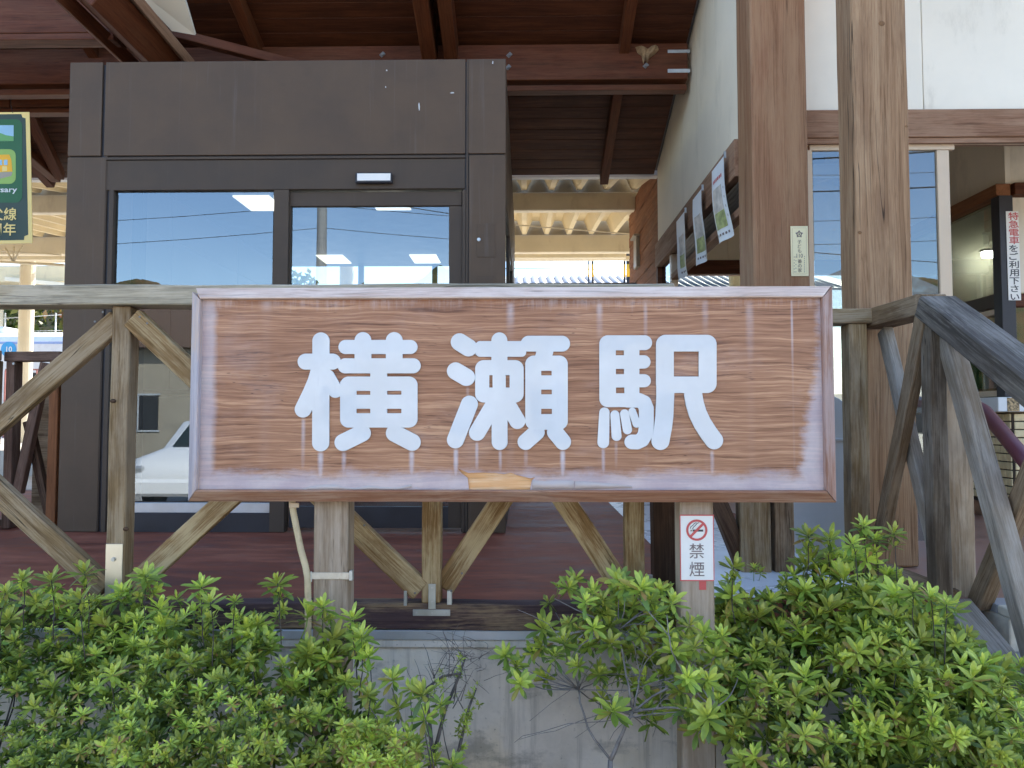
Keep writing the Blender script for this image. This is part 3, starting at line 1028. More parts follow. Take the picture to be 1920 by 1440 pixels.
CH = {
    '横': ((540, 600), [('c', (348, 220), (345, 1277), 85), ('c', (190, 435), (470, 435), 80), ('l', [(345, 470), (296, 640), (240, 770), (163, 928)], 83), ('c', (415, 590), (498, 735), 72),
                       ('c', (603, 283), (1275, 283), 70), ('c', (783, 215), (783, 460), 83), ('c', (1107, 215), (1107, 460), 83), ('c', (600, 478), (1303, 478), 75), ('b', 863, 1030, 470, 700, 2),
                       ('b', 550, 1345, 592, 1115, 85), ('c', (775, 1175), (578, 1272), 86), ('c', (1110, 1175), (1292, 1270), 86),
                       ('h', 712, 863, 735, 781), ('h', 1030, 1185, 734, 780), ('h', 712, 863, 920, 972), ('h', 1030, 1185, 920, 972)]),
    '瀬': ((820, 600), [('c', (233, 232), (325, 290), 88), ('c', (192, 532), (303, 597), 87), ('c', (335, 875), (190, 1245), 85), ('b', 400, 920, 225, 382, 45), ('c', (645, 214), (648, 1268), 79),
                       ('b', 398, 893, 422, 855, 85), ('c', (610, 840), (415, 1170), 82), ('c', (715, 850), (832, 1050), 80), ('b', 870, 1373, 170, 328, 78), ('p', [(1050, 260), (1222, 260), (1180, 410), (1010, 410)]),
                       ('b', 917, 1350, 375, 1137, 85), ('c', (1030, 1165), (918, 1265), 81), ('c', (1222, 1165), (1303, 1265), 81),
                       ('h', 537, 578, 572, 706), ('h', 708, 755, 572, 706), ('h', 1075, 1190, 527, 580), ('h', 1075, 1192, 722, 776), ('h', 1075, 1193, 920, 981)]),
    '駅': ((1100, 600), [('b', 133, 540, 165, 903, 84), ('c', (300, 239), (598, 239), 74), ('c', (300, 438), (590, 438), 66), ('c', (300, 633), (594, 633), 65),
                       ('b', 500, 540, 165, 313, 2), ('b', 480, 538, 250, 880, 2), ('l', [(420, 834), (540, 836), (592, 860), (616, 920), (616, 1100), (604, 1190), (570, 1245), (520, 1268), (466, 1266)], 73),
                       ('c', (182, 962), (170, 1272), 50, 57), ('c', (290, 985), (308, 1205), 43, 48), ('c', (390, 975), (420, 1140), 43, 44), ('c', (470, 950), (515, 1078), 36, 38),
                       ('b', 720, 1340, 160, 757, 95), ('l', [(812, 300), (812, 800), (803, 1000), (790, 1110), (762, 1258)], 89),
                       ('l', [(1098, 700), (1102, 780), (1118, 870), (1148, 970), (1195, 1070), (1255, 1165), (1318, 1250)], 90),
                       ('h', 296, 388, 315, 372), ('h', 297, 389, 507, 568), ('h', 298, 392, 700, 765), ('h', 897, 1163, 327, 592)]),
}
ZK = 280 / 1551.0
for ch, ((ox, oy), ops) in CH.items():
    xs_, ys_, D = char_field(ops)
    cu = bpy.data.curves.new('char', 'CURVE')
    cu.dimensions = '2D'
    cu.fill_mode = 'BOTH'
    cu.extrude = .003
    cu.bevel_depth = .0012
    cu.bevel_resolution = 1
    pts_all = []
    for lp in contours(xs_, ys_, D):
        w = [P(ox + x * ZK, oy + y * ZK, YS) for x, y in lp]
        sp = cu.splines.new('POLY')
        sp.points.add(len(w) - 1)
        for q, p in zip(sp.points, w): q.co = (p.x, p.z, 0, 1)
        sp.use_cyclic_u = True
        pts_all += w
    c = sum(pts_all, Vector()) / len(pts_all)
    for sp in cu.splines:
        for q in sp.points: q.co = (q.co[0] - c.x, q.co[1] - c.z, 0, 1)
    to = bpy.data.objects.new('tmp', cu)
    COL.objects.link(to)
    bpy.context.view_layer.update()
    me = bpy.data.meshes.new_from_object(to.evaluated_get(bpy.context.evaluated_depsgraph_get()))
    bpy.data.objects.remove(to)
    me.materials.clear()
    lo = obj('character', me, M['acrylic'], sign, Matrix.Translation((c.x, YS - .0046, c.z)) @ FACE)
    lo['label'] = 'white acrylic character ' + ch

# ---- no smoking sheet on the right sign post
YN = YP - .003
ns = pbox('no_smoking_sign', 1276, 967, 1338, 1088, YN, .002, M['card_white'])
tag(ns, 'white and red no smoking sheet 禁煙 on the right sign post', 'sign')
E = M['red']
for q in ((1275, 965, 1339, 967.2), (1275, 1087.5, 1339, 1089.5), (1275, 967.4, 1276.6, 1087.3), (1337.4, 967.4, 1339, 1087.3)):
    pbox('red_border', *q, YN - .0008, .0006, E, ns)
cc = P(1306.5, 994, YN - .0012)
k = YN / F_PX


def ring(name, c, r0, r1, th, mat, parent, n=40):
    V, Fc = [], []
    for i in range(n):
        a = 2 * math.pi * i / n
        for rr, yy in ((r0, 0), (r1, 0), (r1, th), (r0, th)): V.append((rr * math.cos(a), yy, rr * math.sin(a)))
    for i in range(n):
        j = (i + 1) % n
        for q in range(4):
            Fc.append((i * 4 + q, i * 4 + (q + 1) % 4, j * 4 + (q + 1) % 4, j * 4 + q))
    bm = bmesh.new()
    vv = [bm.verts.new(p) for p in V]
    for f in Fc: bm.faces.new([vv[i] for i in f])
    bmesh.ops.recalc_face_normals(bm, faces=bm.faces)
    return obj(name, bm_mesh(bm), mat, parent, Matrix.Translation(c))


ring('prohibition_ring', cc, 15.5 * k, 19.6 * k, .0006, E, ns)
bar('prohibition_bar', cc + Vector((-11.6 * k, -.0006, -11.6 * k)), cc + Vector((11.6 * k, -.0006, 11.6 * k)), 4.4 * k, .0006, E, ns, up=(0, -1, 0), bevel=0)
pbox('cigarette', 1299, 993, 1318.5, 996.8, YN - .0009, .0004, M['ink'], ns)
pbox('cigarette_ash', 1294.5, 993.4, 1298, 996.4, YN - .0009, .0004, M['grey_box'], ns)
sm = [(1294, 991), (1295.5, 987.5), (1299, 985), (1301, 982.5), (1303.5, 980.5), (1306, 980)]
tubes('smoke', [([P(x, y, YN - .001) for x, y in sm], .0011, .0011), ([P(x + 4.5, y + 1.2 - .1 * (x - 1294), YN - .001) for x, y in sm], .0011, .0011)], M['ink'], ns, 5, cc)
sz = 29.5 * k
q1 = P(1291.5, 1044.5, YN - .0008)
q2 = P(1291.5, 1078.5, YN - .0008)
M['sign_grey'] = plain('grey_print', A(112, 104, 106), .5)
lettering('characters', [('禁', 0, 0, sz, .0), ('煙', 0, q2.z - q1.z, sz, .0)], M['sign_grey'], ns, Matrix.Translation(q1) @ FACE)
pbox('sticker_remnant', 1311, 1090, 1324, 1106, YP - .0022, .001, M['red'], ns)

# ---- flexible conduit with steel straps on the left sign post
cd = thing('flexible_conduit', 'ribbed cream flexible conduit strapped to the left sign post', 'conduit', P(578, 1300, YP + .03))
cpts = [P(547, 935, 2.52), P(550, 960, 2.52), P(556, 990, 2.515), P(564, 1030, 2.51), P(573, 1062, 2.505), P(577, 1085, 2.50), P(577.5, 1120, 2.50), P(578, 1300, 2.5), P(578, 1440, 2.5)]
dense = []
for a, b in zip(cpts[:-1], cpts[1:]):
    n = max(2, int((b - a).length / .0035))
    dense += [a.lerp(b, i / n) for i in range(n)]
V, Fc = [], []
c0 = dense[0]
for i, p in enumerate(dense):
    t = (dense[min(i + 1, len(dense) - 1)] - dense[max(0, i - 1)]).normalized()
    a = t.cross(Vector((0, 1, 0))).normalized()
    b = t.cross(a)
    r = .0118 if i % 2 else .0108
    for q in range(10):
        an = q * math.pi / 5
        V.append(p - c0 + (a * math.cos(an) + b * math.sin(an)) * r)
n = 10
for i in range(len(dense) - 1):
    for q in range(n): Fc.append((i * n + q, i * n + (q + 1) % n, (i + 1) * n + (q + 1) % n, (i + 1) * n + q))
obj('ribbed_tube', mesh('tube', V, Fc, True), M['conduit'], cd, Matrix.Translation(c0))
zs1, zs0 = P(615, 1073, YP).z, P(615, 1086, YP).z
xa, xb = P(574, 1080, YP).x, P(654.5, 1080, YP).x
strap = box('strap', xa, xb, YP - .0035, YP - .001, zs0, zs1, M['rust_strap'], cd, .0006)
box('strap_buckle', P(583, 1080, YP).x, P(586, 1080, YP).x, YP - .0075, YP - .0036, zs0 - .008, zs1 + .004, M['steel'], cd, .001)
box('strap_clamp', xb + .0005, xb + .012, YP - .004, YP + .02, zs0 - .004, zs1 + .006, M['steel'], cd, .001)
box('tube_tie', P(541, 953, 2.5).x, P(560, 953, 2.5).x, 2.503, 2.507, P(550, 952, 2.5).z, P(550, 943, 2.5).z, M['alu_beige'], cd, .001)
# ------------------------------------------------------------------ glazed entrance vestibule
YV = 4.62
vb = thing('glazed_vestibule', 'dark bronze metal clad vestibule with glass door behind the sign', 'vestibule', (P(535, 998, YV).x, YV, DECK))
xL, xR = P(121, 500, YV).x, P(948, 500, YV).x
zT = P(535, 114, YV).z
VB = 8.8
# dark carcass behind the panel joints
zHead = P(535, 356, YV).z
box('carcass', xL + .01, xR - .01, YV + .016, YV + .10, zHead + .03, zT - .01, M['clad_dark'], vb)
for a, b in ((xL + .008, P(203, 600, YV).x), (P(868, 600, YV).x, xR - .008)):
    box('carcass_post', a, b, YV + .016, YV + .1, DECK + .002, zHead + .028, M['clad_dark'], vb)
pd = .015
for q in ((121, 114, 190.5, 290), (196.5, 114, 872.5, 290), (878.5, 114, 948, 290), (119, 293, 190, 998), (878.5, 293, 948, 998)):
    a, b = P(q[0], (q[1] + q[3]) / 2, YV).x, P(q[2], (q[1] + q[3]) / 2, YV).x
    if q[0] < 125: a = xL
    if q[2] > 940: b = xR
    box('cladding_panel', a, b, YV, YV + pd, max(P(500, q[3], YV).z, DECK + .003), P(500, q[1], YV).z, M['clad'], vb, .002)
for q in ((191.6, 114, 195.4, 998), (873.6, 114, 877.4, 998)):
    a, b = P(q[0], 500, YV).x, P(q[2], 500, YV).x
    box('joint_strip', a, b, YV + .004, YV + pd, DECK + .003, P(500, q[1], YV).z, M['clad_frame'], vb, .001)
# header, mullions and frames
Yh = YV + .006
pbox('header_panel', 198, 299, 872, 355, Yh, .03, M['clad_frame'], vb, .002)
pbox('header_lip', 198, 293, 872, 297.5, YV - .002, .03, M['clad_frame'], vb, .001)
pbox('frame_stile', 196.5, 355.5, 205, 998, Yh, .06, M['clad_frame'], vb, .002)
pbox('mullion', 509, 355.5, 537, 998, Yh - .004, .07, M['clad_frame'], vb, .002)
pbox('frame_stile', 866, 355.5, 872.5, 998, Yh, .06, M['clad_frame'], vb, .002)
pbox('base_rail', 205.5, 962, 508.5, 998, Yh + .004, .05, M['clad_dark'], vb, .002)
pbox('sill_strip', 205.5, 943, 508.5, 961.5, Yh + .01, .03, M['alu'], vb, .002)
win = pbox('window_pane', 205.5, 356, 508.5, 942.5, Yh + .03, .006, M['glass'], vb)
# sliding door
dr = pbox('sliding_door', 538, 360, 866, 386, Yh + .022, .04, M['clad_frame'], vb, .002)
pbox('door_stile', 538, 386.3, 541, 990, Yh + .022, .04, M['clad_frame'], dr, .001)
pbox('door_stile', 841, 386.3, 866, 990, Yh + .022, .04, M['clad_frame'], dr, .002)
pbox('door_rail', 541.3, 950, 840.7, 990, Yh + .022, .04, M['clad_dark'], dr, .002)
pbox('door_pane', 541.3, 386.3, 840.7, 949.7, Yh + .04, .006, M['glass'], dr)
sen = pbox('door_sensor', 666, 323, 735, 343, Yh - .03, .03, M['clad_dark'], vb, .006)
pbox('sensor_window', 669.5, 325, 732, 338.5, Yh - .033, .004, M['card_white'], sen, .001)
hatch = pbox('access_hatch', 894, 419, 928, 482, YV - .003, .003, M['clad'], vb, .001)
disc('hatch_lock', P(897.8, 449, YV - .005), .011, .008, M['steel'], hatch, 16, 'Y', .002)
pbox('access_hatch', 894, 516, 928, 570, YV - .003, .003, M['clad'], vb, .001)
# scratches and bird marks on the cladding
M['scuff'] = plain('white_scuff', (.6, .6, .58, 1), .8)
for (x, y, w, h) in ((725, 132, 3, 3), (723, 163, 2, 4), (786, 200, 3, 16), (848, 174, 9, 3), (924, 117, 2.5, 8)):
    pts = []
    for i in range(7):
        an = i / 7 * 6.283
        q = P(x + w * .5 * math.cos(an) * rnd.uniform(.6, 1.2), y + h * .5 * math.sin(an) * rnd.uniform(.6, 1.2), YV)
        pts.append((q.x, q.z))
    prism('scuff_mark', pts, YV - .0012, YV - .0004, M['scuff'], vb)
# right flank: panels, glass and posts receding to the platform
for (y0, y1) in ((YV + .017, 6.0), (6.01, 7.4), (7.41, VB)):
    box('flank_panel', xR - .016, xR, y0, y1, zHead + .02, zT, M['clad'], vb, .002)
    box('flank_base', xR - .03, xR - .002, y0, y1, DECK + .003, DECK + .2, M['clad_dark'], vb, .002)
    box('flank_post', xR - .05, xR - .001, y1 - .08, y1 - .01, DECK + .2, zHead + .018, M['clad_frame'], vb, .002)
    box('flank_pane', xR - .022, xR - .016, y0, y1 - .08, DECK + .202, zHead + .018, M['glass'], vb)
for (y0, y1) in ((YV + .017, 6.0), (6.01, 7.4), (7.41, VB)):
    box('flank_panel', xL, xL + .016, y0, y1, zHead + .02, zT, M['clad'], vb, .002)
    box('flank_panel', xL, xL + .016, y0, y1, DECK + .003, zHead + .018, M['clad'], vb, .002)
box('vestibule_roof', xL + .02, xR - .02, YV + .11, VB, zT - .06, zT - .012, M['gap'], vb)
zC = 3.32
box('vestibule_ceiling', xL + .02, xR - .055, YV + .12, VB, zC, zC + .03, M['clad_dark'], vb)
# back of the room: posts, transom and panes towards the platform
for i in range(4):
    X = xL + .05 + (xR - xL - .15) * i / 3
    box('back_post', X, X + .06, VB - .06, VB, DECK + .003, zC, M['clad_frame'], vb, .002)
box('back_transom', xL + .02, xR - .06, VB - .055, VB - .005, 2.75, 2.82, M['clad_frame'], vb, .002)
box('back_pane', xL + .02, xR - .06, VB - .034, VB - .028, DECK + .003, 2.748, M['glass'], vb)
X = P(255, 450, 5.2).x
box('inner_post', X - .03, X + .04, 5.2, 5.27, DECK + .003, zC, M['gap'], vb, .002)
box('inner_screen', P(250, 800, 5.6).x, P(300, 800, 5.6).x + .75, 5.6, 5.64, DECK + .05, P(300, 745, 5.6).z, M['grey_box'], vb, .003)
tube('inner_handrail', [(P(247, 735, 5.5).x, 5.5, P(300, 735, 5.5).z), (P(247, 735, 5.5).x + 1.0, 5.5, P(300, 735, 5.5).z)], .02, M['clad_dark'], vb)
for (x, y) in ((485, 6.25), (730, 6.25), (625, 8.45), (797, 8.45)):
    X = (x - 984) / F_PX * y
    lo = box('ceiling_lamp', X - .15, X + .15, y - .3, y + .12, zC - .014, zC - .001, M['lamp'], None, .003)
    tag(lo, 'glowing square ceiling lamp seen through the ' + {(485, 6.25): 'vestibule side window, nearest the glass', (730, 6.25): 'sliding door, nearest the glass', (625, 8.45): 'sliding door, far left', (797, 8.45): 'sliding door, far right'}[(x, y)], 'lamp', 'vestibule ceiling lamps')

# ------------------------------------------------------------------ timber roof over the entrance
TS = math.tan(R(20))


def zc(Y): return 4.40 - (Y - 5.9) * TS


rf = thing('timber_roof', 'reddish brown timber roof with rafters and boards over the entrance', 'roof', (-1, 5.8, DECK))
rx0, rx1 = -6.4, 1.27
nb = 34
bwid = .128
y = 5.0
i = 0
while y < 7.26:
    y1 = min(y + bwid, 7.27)
    bar('ceiling_board', (rx0, (y + y1) / 2, zc((y + y1) / 2) + .012), (rx1, (y + y1) / 2, zc((y + y1) / 2) + .012), (y1 - y) / math.cos(R(20)) - .004, .02, M['roof_board'], rf, up=(0, TS, 1), bevel=.002)
    y = y1
# covering above the boards, front cut back so more sky light reaches the shrubs
V = [(rx0 - .3, 4.98, zc(4.98) + .06), (1.55, 4.98, zc(4.98) + .06), (1.55, 7.29, zc(7.29) + .06), (rx0 - .3, 7.29, zc(7.29) + .06)]
V += [(a, b, c + .08) for a, b, c in V]
c = Vector((-1, 5, 4.7))
obj('roof_covering', mesh('cover', [Vector(v) - c for v in V], [(0, 1, 2, 3), (7, 6, 5, 4), (0, 4, 5, 1), (1, 5, 6, 2), (2, 6, 7, 3), (3, 7, 4, 0)]), M['slab'], rf, Matrix.Translation(c))
# main cross beam with bolts and plates
YM = 5.70
zm1, zm0 = P(1000, 83, YM).z, P(1000, 150, YM).z
X0 = P(500, 110, YM).x
bar('cross_beam', (rx0, YM + .075, (zm0 + zm1) / 2), (rx1 - .003, YM + .075, (zm0 + zm1) / 2), .15, zm1 - zm0, M['roof_beam'], rf, bevel=.005)
bar('lower_batten', (rx0, YM + .09, P(1000, 160, YM).z), (rx1 - .003, YM + .09, P(1000, 160, YM).z), .09, .045, M['roof_beam'], rf, bevel=.004)
for (x, y) in ((717, 102), (955, 103), (953, 126), (1211, 123)):
    o = bar('washer', P(x - 5, y, YM - .004), P(x + 5, y, YM - .004), .03, .006, M['steel_dark'], rf, up=(0, -1, 0), bevel=.001)
    o.matrix_basis = o.matrix_basis @ Matrix.Rotation(R(45), 4, 'Z')
    disc('bolt', P(x, y, YM - .01), .011, .014, M['steel_dark'], rf, 6)
for (ya, yb) in ((93, 99), (129, 136)):
    pbox('tie_plate', 1252, ya, 1294, yb, YM - .004, .003, M['steel'], rf, .001)
# crumbled swallow nest on the beam
nest = thing('swallow_nest', 'crumbling dried mud nest stuck on the roof beam', 'nest', P(1212, 100, YM))
M['mud'] = plain('dried_mud', A(140, 122, 98), .95, 0, .2, 30, bump=.8)
pts = [(1191, 89), (1197, 87), (1205, 92), (1214, 93), (1224, 88), (1233, 87), (1235, 94), (1228, 102), (1217, 110), (1213, 121), (1207, 108), (1206, 121), (1203, 106), (1195, 100)]
bm = bmesh.new()
cn = P(1212, 100, YM)
fr = [bm.verts.new((P(x, y, YM).x - cn.x, -.004, P(x, y, YM).z - cn.z)) for x, y in pts]
mid = [bm.verts.new(((v.co.x) * .7, -.028 - .012 * ((i * 7) % 3), v.co.z * .75)) for i, v in enumerate(fr)]
n = len(fr)
for i in range(n): bm.faces.new((fr[i], fr[(i + 1) % n], mid[(i + 1) % n], mid[i]))
bm.faces.new(mid)
bmesh.ops.recalc_face_normals(bm, faces=bm.faces)
obj('mud_crust', bm_mesh(bm), M['mud'], nest, Matrix.Translation(cn))

# rafters running down towards the platform
for X, w, h in ((.775, .078, .12), (-.57, .10, .22), (-.735, .11, .24), (-2.1, .08, .12), (-3.4, .08, .12), (-4.7, .08, .12)):
    a, b = 5.02, 7.24
    z_ = lambda Y: zc(Y) - .002 - h / 2 / math.cos(R(20))
    if h > .2: b = YM - .003
    bar('rafter', (X, a, z_(a)), (X, b, z_(b)), w, h, M['roof_beam'], rf, up=(0, TS, 1), bevel=.004)
Ye = 7.16
bar('eaves_beam', (rx0, Ye + .07, P(1050, 296, Ye).z), (rx1 - .003, Ye + .07, P(1050, 296, Ye).z), .1, .13, M['roof_beam'], rf, bevel=.004)
# left-hand hip timbers
bar('hip_beam', P(165, -30, 4.5), P(342, 150, 5.55), .24, .2, M['roof_beam'], rf, up=(.5, -.4, .8), bevel=.006)
bar('hip_batten', P(96, -25, 4.45), P(268, 140, 5.5), .075, .09, M['roof_beam'], rf, up=(.5, -.4, .8), bevel=.004)
bar('hip_fascia', P(236, -25, 4.6), P(372, 138, 5.45), .10, .06, M['header'], rf, up=(.5, -.4, .8), bevel=.004)
bar('jack_rafter', P(318, 62, 5.35), P(560, 124, 5.62), .07, .07, M['roof_beam'], rf, bevel=.004)
wp = [P(232, -40, 4.85), P(338, -30, 4.85), P(366, 66, 5.18), P(322, 58, 5.14)]
c = sum(wp, Vector()) / 4
V = [p - c for p in wp] + [p - c + Vector((0, .015, .02)) for p in wp]
obj('white_gable_panel', mesh('gable', V, [(0, 1, 2, 3), (7, 6, 5, 4), (0, 4, 5, 1), (1, 5, 6, 2), (2, 6, 7, 3), (3, 7, 4, 0)]), M['white_wall'], rf, Matrix.Translation(c))
Yq = 5.0
a, b = P(-300, 30, Yq), P(215, 30, Yq)
za, zb = P(60, -14, Yq).z, P(60, 62, Yq).z
bar('tie_beam', (a.x, Yq + .07, (za + zb) / 2), (b.x, Yq + .07, (za + zb) / 2), .14, za - zb, M['roof_beam'], rf, bevel=.005)
bar('tie_batten', (a.x, Yq + .05, P(60, 70, Yq).z), (b.x, Yq + .05, P(60, 70, Yq).z), .12, .045, M['roof_beam'], rf, bevel=.004)
Yq = 6.05
za, zb = P(60, 141, Yq).z, P(60, 200, Yq).z
for xa, xb in ((-300, 18), (19.5, 140)):
    bar('wall_beam', (P(xa, 170, Yq).x, Yq + .06, (za + zb) / 2), (P(xb, 170, Yq).x, Yq + .06, (za + zb) / 2), .12, za - zb, M['roof_beam'], rf, bevel=.004)
bar('wall_batten', (P(-300, 170, Yq).x, Yq + .04, P(60, 208, Yq).z), (P(140, 170, Yq).x, Yq + .04, P(60, 208, Yq).z), .1, .035, M['roof_beam'], rf, bevel=.003)
bar('rear_rafter', P(52, 205, 6.25), P(112, 330, 7.05), .09, .09, M['roof_beam'], rf, bevel=.003)
bar('rear_rafter', P(18, 260, 6.4), P(106, 336, 7.1), .09, .07, M['roof_beam'], rf, bevel=.003)
# free standing weathered pillar carrying the front of the roof
YQ = 3.60
xa, xb = P(1606, 500, YQ).x, P(1711, 500, YQ).x
pil = bar('pillar', ((xa + xb) / 2, YQ + .09, DECK + .001), ((xa + xb) / 2, YQ + .09, 5.1), xb - xa, .18, M['pillar_old'], rf, up=(0, -1, 0), bevel=.008, jitter=.0008, seg_len=.1)
bar('eaves_purlin', (1.0, YQ + .09, 5.2), (4.5, YQ + .09, 5.2), .16, .19, M['pillar_old'], rf, bevel=.008)
pil['label'] = 'weathered grey brown pillar standing clear of the wall'
for (x, y, rr) in ((1653, 44, .017), (1622, 742, .012), (1612, 436, .011), (1699, 237, .010)):
    c = P(x, y, YQ + .001)
    bm = bmesh.new()
    bmesh.ops.create_icosphere(bm, subdivisions=2, radius=rr)
    for v in bm.verts: v.co = Vector((v.co.x, v.co.y * .25, v.co.z * .85))
    obj('knot', bm_mesh(bm, 'k', True), M['knot'], pil, Matrix.Translation(c))

# ------------------------------------------------------------------ waiting hall on the right
YW = 4.36
hall = thing('station_building', 'white walled station building with brown timber on the right', 'building', (2.5, YW, DECK))
xa, xb = P(1412, 400, 4.2).x, P(1517, 400, 4.2).x
bar('corner_pillar', ((xa + xb) / 2, 4.2 + .14, DECK + .002), ((xa + xb) / 2, 4.2 + .14, 4.44), xb - xa, .28, M['pillar_red'], hall, up=(0, -1, 0), bevel=.008, jitter=.0006, seg_len=.1)['label'] = 'thick reddish brown corner pillar'
xw0 = xb + .002
zh1, zh0 = P(1700, 206, YW).z, P(1700, 258, YW).z
for q0, q1 in ((xw0, P(1738, 100, YW).x - .002), (P(1738, 100, YW).x + .002, P(1738, 100, YW).x + 1.0), (P(1738, 100, YW).x + 1.004, 7.0)):
    box('wall_panel', q0, q1, YW + .05, YW + .11, zh1 - .02, 4.46, M['white_wall'], hall, .002)
bar('header', (xw0, YW + .05, (zh0 + zh1) / 2), (7.0, YW + .05, (zh0 + zh1) / 2), .12, zh1 - zh0, M['header'], hall, bevel=.004)
za = P(1700, 268, YW).z
for k in range(3):
    box('sliding_track', xw0, 7.0, YW + .002 + .03 * k, YW + .024 + .03 * k, za + .004 * k, zh0 - .001, M['alu_beige'] if k == 1 else M['header'], hall, .001)
# sliding window leaf
lf = pbox('window_leaf', 1518, 269, 1790, 281, YW + .03, .03, M['alu_beige'], hall, .002)
pbox('leaf_stile', 1518, 281.3, 1530, 1052, YW + .03, .03, M['alu_beige'], lf, .002)
pbox('leaf_stile', 1767, 281.3, 1790, 1052, YW + .03, .03, M['alu_beige'], lf, .002)
pbox('leaf_pane', 1530.3, 281.3, 1766.7, 1030, YW + .045, .006, M['glass'], lf)
pbox('leaf_rail', 1530.3, 1030.3, 1766.7, 1050, YW + .03, .03, M['alu_beige'], lf, .002)
# side wall along the passage: panels above, band, louvre, open doorway
XWL = (P(1388, 400, 4.48)).x
zband1, zband0 = PX(1387, XWL, 258).z, PX(1387, XWL, 330).z
pan_edges = [4.49, 5.02, 5.55, 6.08, 6.61, 7.25]
for a, b in zip(pan_edges[:-1], pan_edges[1:]):
    ya, yb = a + .002, b - .002
    ta, tb = (4.56, 4.72) if a < 4.9 else (zc(a) + .05, zc(b) + .05)
    V = [(x, y, z) for x in (XWL, XWL + .05) for (y, z) in ((ya, zband1), (yb, zband1), (yb, tb), (ya, ta))]
    c = Vector((XWL, (ya + yb) / 2, zband1))
    obj('side_panel', mesh('side_panel', [Vector(v) - c for v in V], [(3, 2, 1, 0), (4, 5, 6, 7), (0, 1, 5, 4), (1, 2, 6, 5), (2, 3, 7, 6), (3, 0, 4, 7)]), M['side_wall'], hall, Matrix.Translation(c))
bar('side_band', (XWL + .02, 4.485, (zband0 + zband1) / 2), (XWL + .02, 7.25, (zband0 + zband1) / 2), .1, zband1 - zband0 - .002, M['header'], hall, bevel=.003)
for k in range(5):
    zz = zband0 - .03 - .032 * k
    bar('louvre_slat', (XWL + .03, 4.485, zz), (XWL + .03, 6.2, zz), .05, .006, M['clad_dark'], hall, up=(.6, 0, 1), bevel=0)
bar('lower_band', (XWL + .03, 4.485, zband0 - .21), (XWL + .03, 6.6, zband0 - .21), .07, .05, M['header'], hall, bevel=.003)
box('louvre_back', XWL + .075, XWL + .085, 4.485, 6.6, zband0 - .185, zband0 - .003, M['gap'], hall)
box('door_jamb', XWL + .0, XWL + .06, 6.605, 6.68, DECK + .002, zband0 - .002, M['alu_beige'], hall, .002)
box('end_jamb', XWL - .02, XWL + .06, 7.17, 7.25, DECK + .002, zband0 - .002, M['roof_beam'], hall, .003)
box('side_pane', XWL + .02, XWL + .026, 6.7, 7.16, DECK + .9, zband0 - .004, M['glass'], hall)
# far wall of the hall
YR = 8.6
zb_ = P(1350, 516, YR).z
for k in range(6):
    box('far_panel', XWL + .1 + k * .95, XWL + .1 + k * .95 + .946, YR, YR + .05, P(1350, 489, YR).z, 5.2, M['side_wall'], hall, .002)
bar('far_beam', (XWL + .1, YR, (zb_ + P(1350, 489, YR).z) / 2), (7.0, YR, (zb_ + P(1350, 489, YR).z) / 2), .12, P(1350, 490, YR).z - zb_, M['roof_beam'], hall, bevel=.003)
box('far_pane', XWL + .1, 7.0, YR + .02, YR + .026, DECK + 1.0, zb_ - .003, M['glass'], hall)
box('far_dado', XWL + .1, 7.0, YR, YR + .05, DECK, DECK + .99, M['side_wall'], hall)
for k in range(4):
    box('far_mullion', XWL + .1 + 1.5 * k, XWL + .14 + 1.5 * k, YR + .0, YR + .05, DECK + 1.0, zb_ - .002, M['alu_beige'], hall)
box('hall_ceiling', XWL + .06, 7.0, YW + .12, YR + .05, 4.35, 4.40, M['white_wall'], hall)
V = [(XWL - .03, 4.15, 4.44), (8.0, 4.15, 4.44), (8.0, 9.2, 6.2), (XWL - .03, 9.2, 6.2)]  # out-of-view roof, low and sloped back to open the sky above the shrubs
V += [(a, b, c + .12) for a, b, c in V]
c = Vector((4.5, 6.5, 5.3))
obj('hall_roof', mesh('hall_roof', [Vector(v) - c for v in V], [(0, 1, 2, 3), (7, 6, 5, 4), (0, 4, 5, 1), (1, 5, 6, 2), (2, 6, 7, 3), (3, 7, 4, 0)]), M['slab'], hall, Matrix.Translation(c))
box('hall_end_wall', 7.0, 7.1, YW, YR, DECK, 4.5, M['side_wall'], hall)

# child safety plate on the corner pillar
YPl = 4.197
pl = pbox('safety_plate', 1483, 424, 1515.5, 517.5, YPl - .003, .003, M['plate_cream'])
tag(pl, 'small cream plate 子ども110番の家 on the reddish corner pillar', 'plate')
yk = (YPl - .0036)
kk = yk / F_PX
for q in ((1486, 427, 1486.6, 514), (1512, 427, 1512.6, 514), (1487, 427, 1511.6, 427.6), (1487, 513.4, 1511.6, 514)):
    pbox('thin_border', *q, yk, .0004, M['conduit'], pl)
star = []
for i in range(10):
    rr = 7.6 * kk if i % 2 == 0 else 4.6 * kk
    an = R(90 + 36 * i)
    c = P(1498.5, 439, yk)
    star.append((c.x + rr * math.cos(an), c.z + rr * math.sin(an)))
prism('emblem', star, yk, yk + .0005, M['sign_grey'], pl)
ring('emblem_ring', P(1498.5, 439, yk - .0006), 1.7 * kk, 2.9 * kk, .0004, M['plate_cream'], pl, 16)
disc('emblem_dot', P(1498.5, 439, yk - .0005), 1.6 * kk, .0005, M['ink'], pl, 12)
items = []
o = P(1499, 456, yk)
for s, yy in zip('子ども', (456.5, 465, 473.5)): items.append((s, 0, P(1499, yy, yk).z - o.z, 8.4 * kk, 0.0, 1.0, 'c'))
items.append(('110', 0, P(1499, 483.2, yk).z - o.z, 11.0 * kk, 0.0, .82, 'c'))
for s, yy in zip('番の家', (493, 501.5, 510)): items.append((s, 0, P(1499, yy, yk).z - o.z, 8.6 * kk, 0.0, 1.0, 'c'))
